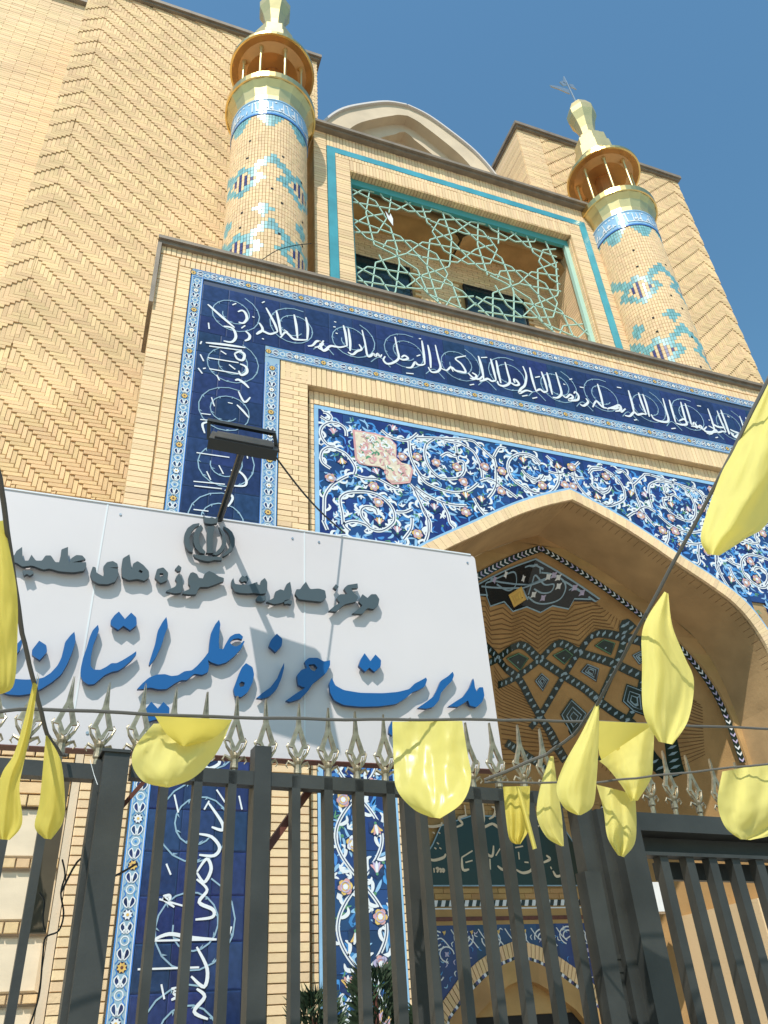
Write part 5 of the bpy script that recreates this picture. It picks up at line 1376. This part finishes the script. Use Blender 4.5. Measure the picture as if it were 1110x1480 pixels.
# latch
x = MB().m(PAINT); 
for yy in (1383, 1402): A = PF(885, yy, .0); Bq = PF(905, yy, .0); x.bar(A, Bq, .018, .012)
x.build('latch', gateR)
# rust brace
x = MB().m(RUST); x.bar(PF(385, 1228, .07), PF(452, 1135, .07), .028, .02); tag(x.build('diagonal_brace'), 'rusty brown brace slanting behind the fence bars under the board', 'brace')
x = MB().m(RUST); x.bar(PF(160, 1185, .12), PF(212, 1125, .12), .012, .012); tag(x.build('steel_rod'), 'thin dark rod slanting from thick post towards tiled column', 'rod')

# ============================================================ CORDS AND FLAGS
def cord(pts, r, label, sag=0):
    x = MB().m(ROPE); q = []
    P = [PY(a, b, y) for a, b, y in pts]; P3 = []
    for i in range(len(P)-1):
        for k in range(6): P3.append(P[i]+(P[i+1]-P[i])*(k/6))
    P3.append(P[-1])
    x.tube([p+Vector((0, 0, .0012*math.sin(i*1.7))) for i, p in enumerate(P3)], r, 6); return tag(x.build('cord'), label, 'cord')
cord([(-60,1034,1.9),(45,1024,1.92),(300,1036,1.95),(500,1040,1.98),(700,1040,2.0),(850,1043,2.03),(1000,1049,2.06),(1180,1056,2.1)], .0042, 'grey cord running level across the board carrying two yellow pennants')
cord([(1200,340,.95),(1110,548,1.05),(1040,690,1.2),(935,885,1.5),(865,1015,1.85),(830,1062,2.0),(790,1090,2.1),(700,1128,2.2)], .0048, 'grey cord climbing steeply to the upper right with large yellow pennants')
cord([(-40,560,1.1),(0,690,1.25),(15,800,1.4),(32,915,1.6),(52,1000,1.75),(68,1062,1.9),(88,1090,2.1),(96,1092,2.28)], .0048, 'grey cord at the left edge tied to the left gate rail')
cord([(700,1131,2.1),(860,1131,2.0),(950,1121,1.9),(1110,1104,1.8),(1230,1085,1.7)], .003, 'thin cord at lower right carrying a broad pennant')
def flag(L, R, Y, label, M=FLAG, bulge=.03, folds=2, ph=0, fold2=None, name='pennant', ny=40, nx=22, yskew=0, grp='yellow pennants on cords', tilt=0):
    def res(P, n):
        P = [Vector(p) for p in P]; q = smooth2(P, 8); d = [0]
        for a, b in zip(q, q[1:]): d.append(d[-1]+(b-a).length)
        out = []
        for k in range(n+1):
            t = d[-1]*k/n; i = 0
            while i < len(d)-2 and d[i+1] < t: i += 1
            f = (t-d[i])/max(1e-6, d[i+1]-d[i]); out.append(q[i]+(q[i+1]-q[i])*f)
        return out
    l, r = res(L, ny), res(R, ny); x = MB().m(M); rows = []
    for i in range(ny+1):
        row = []
        for j in range(nx+1):
            s = j/nx; v = i/ny; p = l[i]*(1-s)+r[i]*s
            off = -.55*bulge*math.sin(s*math.pi)*math.sin(min(1, v*1.3)*math.pi*.8)+.25*bulge*math.sin(s*folds*2*math.pi+ph+v*2.2)*(.35+v)
            nv = Vector((s*4.2+ph*3+Y*9+v*.9, v*1.5, Y*5)); off += yskew*(s-.5)+tilt*(.5-v)
            w_ = abs(r[i].x-l[i].x)/110; off += w_*(.020*noise.noise(nv)-.014*abs(noise.noise(nv*1.9+Vector((3, 1, 7))))+.002*noise.noise(nv*5))
            row.append(PY(p.x, p.y, Y+off))
        rows.append(row)
    x.grid(rows)
    if fold2:
        M2, L2, R2, dY = fold2; x.m(M2); l, r = res(L2, 8), res(R2, 8)
        x.grid([[PY(*(l[i]*(1-s)+r[i]*s), Y+dY-.015*math.sin(s*math.pi)) for s in [k/6 for k in range(7)]] for i in range(9)])
    o = x.build(name, smooth=True); tag(merge(o), label, 'pennant', grp); return o
flag([(1108,552),(1062,648),(1040,690),(1013,772),(1023,801)], [(1190,400),(1170,640),(1112,752),(1080,777),(1040,803)], 1.13, 'largest yellow pennant, at the right edge high on the steep cord', bulge=.05, folds=1)
flag([(960,855),(930,905),(928,960),(930,1030),(952,1072)], [(966,858),(972,905),(990,950),(1003,985),(995,1040),(972,1076)], 1.56, 'long yellow pennant hanging alone from the steep cord before the vault', bulge=.04, folds=1.3, ph=1)
flag([(861,1017),(840,1060),(815,1105),(804,1140),(815,1167),(834,1178)], [(866,1020),(865,1080),(862,1130),(857,1165),(840,1178)], 1.86, 'narrow yellow pennant just left of the folded one in the cluster', bulge=.03, folds=1)
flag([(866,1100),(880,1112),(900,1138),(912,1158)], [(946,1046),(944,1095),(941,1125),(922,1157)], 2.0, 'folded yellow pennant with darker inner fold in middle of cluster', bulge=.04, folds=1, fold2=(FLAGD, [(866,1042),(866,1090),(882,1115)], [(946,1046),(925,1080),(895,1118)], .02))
flag([(862,1134),(872,1170),(878,1210),(893,1236)], [(918,1148),(920,1190),(917,1220),(902,1239)], 2.05, 'yellow pennant lowest in the cluster over the gate post', bulge=.03, folds=2)
flag([(1044,1115),(1037,1160),(1048,1195),(1070,1213)], [(1170,1092),(1165,1170),(1125,1203),(1085,1214)], 1.84, 'broad yellow pennant at the right edge before the gate lintel', bulge=.03, folds=1, ph=2)
flag([(567,1043),(569,1100),(573,1140),(597,1169),(622,1181)], [(668,1042),(675,1085),(681,1125),(668,1160),(636,1183)], 1.975, 'bright yellow pennant hanging flat below the board beside the dark plaque', M=FLAGS, bulge=.008, folds=1.2, yskew=-.12, tilt=.07)
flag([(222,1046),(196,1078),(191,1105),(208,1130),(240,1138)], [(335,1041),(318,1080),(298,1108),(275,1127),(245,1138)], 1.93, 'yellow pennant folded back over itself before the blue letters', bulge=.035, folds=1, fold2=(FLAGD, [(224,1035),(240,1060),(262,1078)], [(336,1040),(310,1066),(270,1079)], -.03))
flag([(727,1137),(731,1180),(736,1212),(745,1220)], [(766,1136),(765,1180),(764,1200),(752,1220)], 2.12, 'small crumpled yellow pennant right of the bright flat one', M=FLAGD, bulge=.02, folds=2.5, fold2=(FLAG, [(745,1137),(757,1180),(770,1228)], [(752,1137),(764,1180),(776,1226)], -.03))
flag([(795,1093),(780,1140),(776,1180),(790,1210),(811,1223)], [(800,1093),(806,1140),(812,1180),(815,1223)], 2.1, 'slim yellow pennant between crumpled one and the cluster', bulge=.02, folds=1)
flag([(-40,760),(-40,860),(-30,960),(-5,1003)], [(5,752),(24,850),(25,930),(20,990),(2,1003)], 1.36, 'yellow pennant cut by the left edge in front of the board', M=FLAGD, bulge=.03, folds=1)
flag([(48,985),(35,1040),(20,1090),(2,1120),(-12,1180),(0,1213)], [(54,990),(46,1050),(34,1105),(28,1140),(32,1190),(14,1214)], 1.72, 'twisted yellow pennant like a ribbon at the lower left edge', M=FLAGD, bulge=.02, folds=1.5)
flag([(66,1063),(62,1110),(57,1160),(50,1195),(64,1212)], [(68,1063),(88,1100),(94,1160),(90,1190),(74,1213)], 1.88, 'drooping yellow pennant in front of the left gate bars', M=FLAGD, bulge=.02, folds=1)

# cables by the left gate and over the minaret
def cab(pts, r, label, cat='cable'):
    x = MB().m(CABLE); x.tube(smooth2([PF(a, b, o) for a, b, o in pts], 5), r, 5); return tag(x.build('cable'), label, cat)
cab([(90,1242,.2),(94,1265,.2),(88,1290,.2),(92,1320,.2),(85,1345,.2),(66,1355,.2),(62,1380,.2),(56,1440,.2),(40,1490,.2)], .0024, 'black cable hanging down behind the left gate plate')
cab([(57,1290,.18),(64,1303,.18),(62,1325,.18),(64,1345,.18)], .0024, 'short black cable loop on the left gate plate')
cab([(88,1290,.14),(118,1240,.12),(150,1270,.0),(198,1248,.1)], .003, 'black cable stretched past the thick post to the tiled column')
x = MB().m(CABLE); P = [PY(a, b, 6.35) for a, b in ((378,376),(400,362),(425,355),(450,352))]; x.tube(smooth2(P, 4), .006, 4); tag(x.build('cable'), 'thin cable drooping across the foot of the left minaret', 'cable')
x = MB().m(WHITE); x.tube([PF(130,1098,-.05), PF(136,1120,-.05), PF(141,1134,-.055)], .001, 4); tag(x.build('cable_tie'), 'thin white tie hanging from the left gate rail', 'tie')

# ============================================================ SHRUBS
def shrub(px, py, y, h, rad, label):
    p = PY(px, py, y); t = thing('conifer_shrub', label, 'shrub', (p.x, p.y, 0), 'dark conifer shrubs before the portal')
    x = MB().m(PLANTM); rnd = random.Random(px)
    for k in range(2600):
        v = rnd.random()**1.3; z = p.z-.0-h*v; r_ = rad*(.12+v**.6)*(.75+.4*rnd.random())*(1+.25*math.sin(z*17+px)); a = rnd.uniform(0, 6.28)
        c = Vector((p.x+r_*math.cos(a), p.y+r_*math.sin(a), z)); d = Vector((math.cos(a)*.5+rnd.uniform(-.5, .5), math.sin(a)*.5, rnd.uniform(.2, 1))).normalized()*rnd.uniform(.05, .10)
        s = Vector((-d.y, d.x, .2)).normalized()*.014; x.face([c-s, c+s, c+d])
    x.build('foliage', t)
    x = MB().m(RUST); x.tube([(p.x, p.y, 0), (p.x, p.y, p.z-.1)], [.04, .015], 6); x.build('trunk', t)
shrub(541, 1404, 5.0, 2.0, .34, 'dark conifer top showing before the flowered tile column')
shrub(455, 1440, 4.8, 1.8, .32, 'dark conifer tip low behind the fence by the brick strip')
shrub(610, 1462, 5.2, 1.8, .25, 'dark conifer tip beside the arch jamb, right of the tallest')
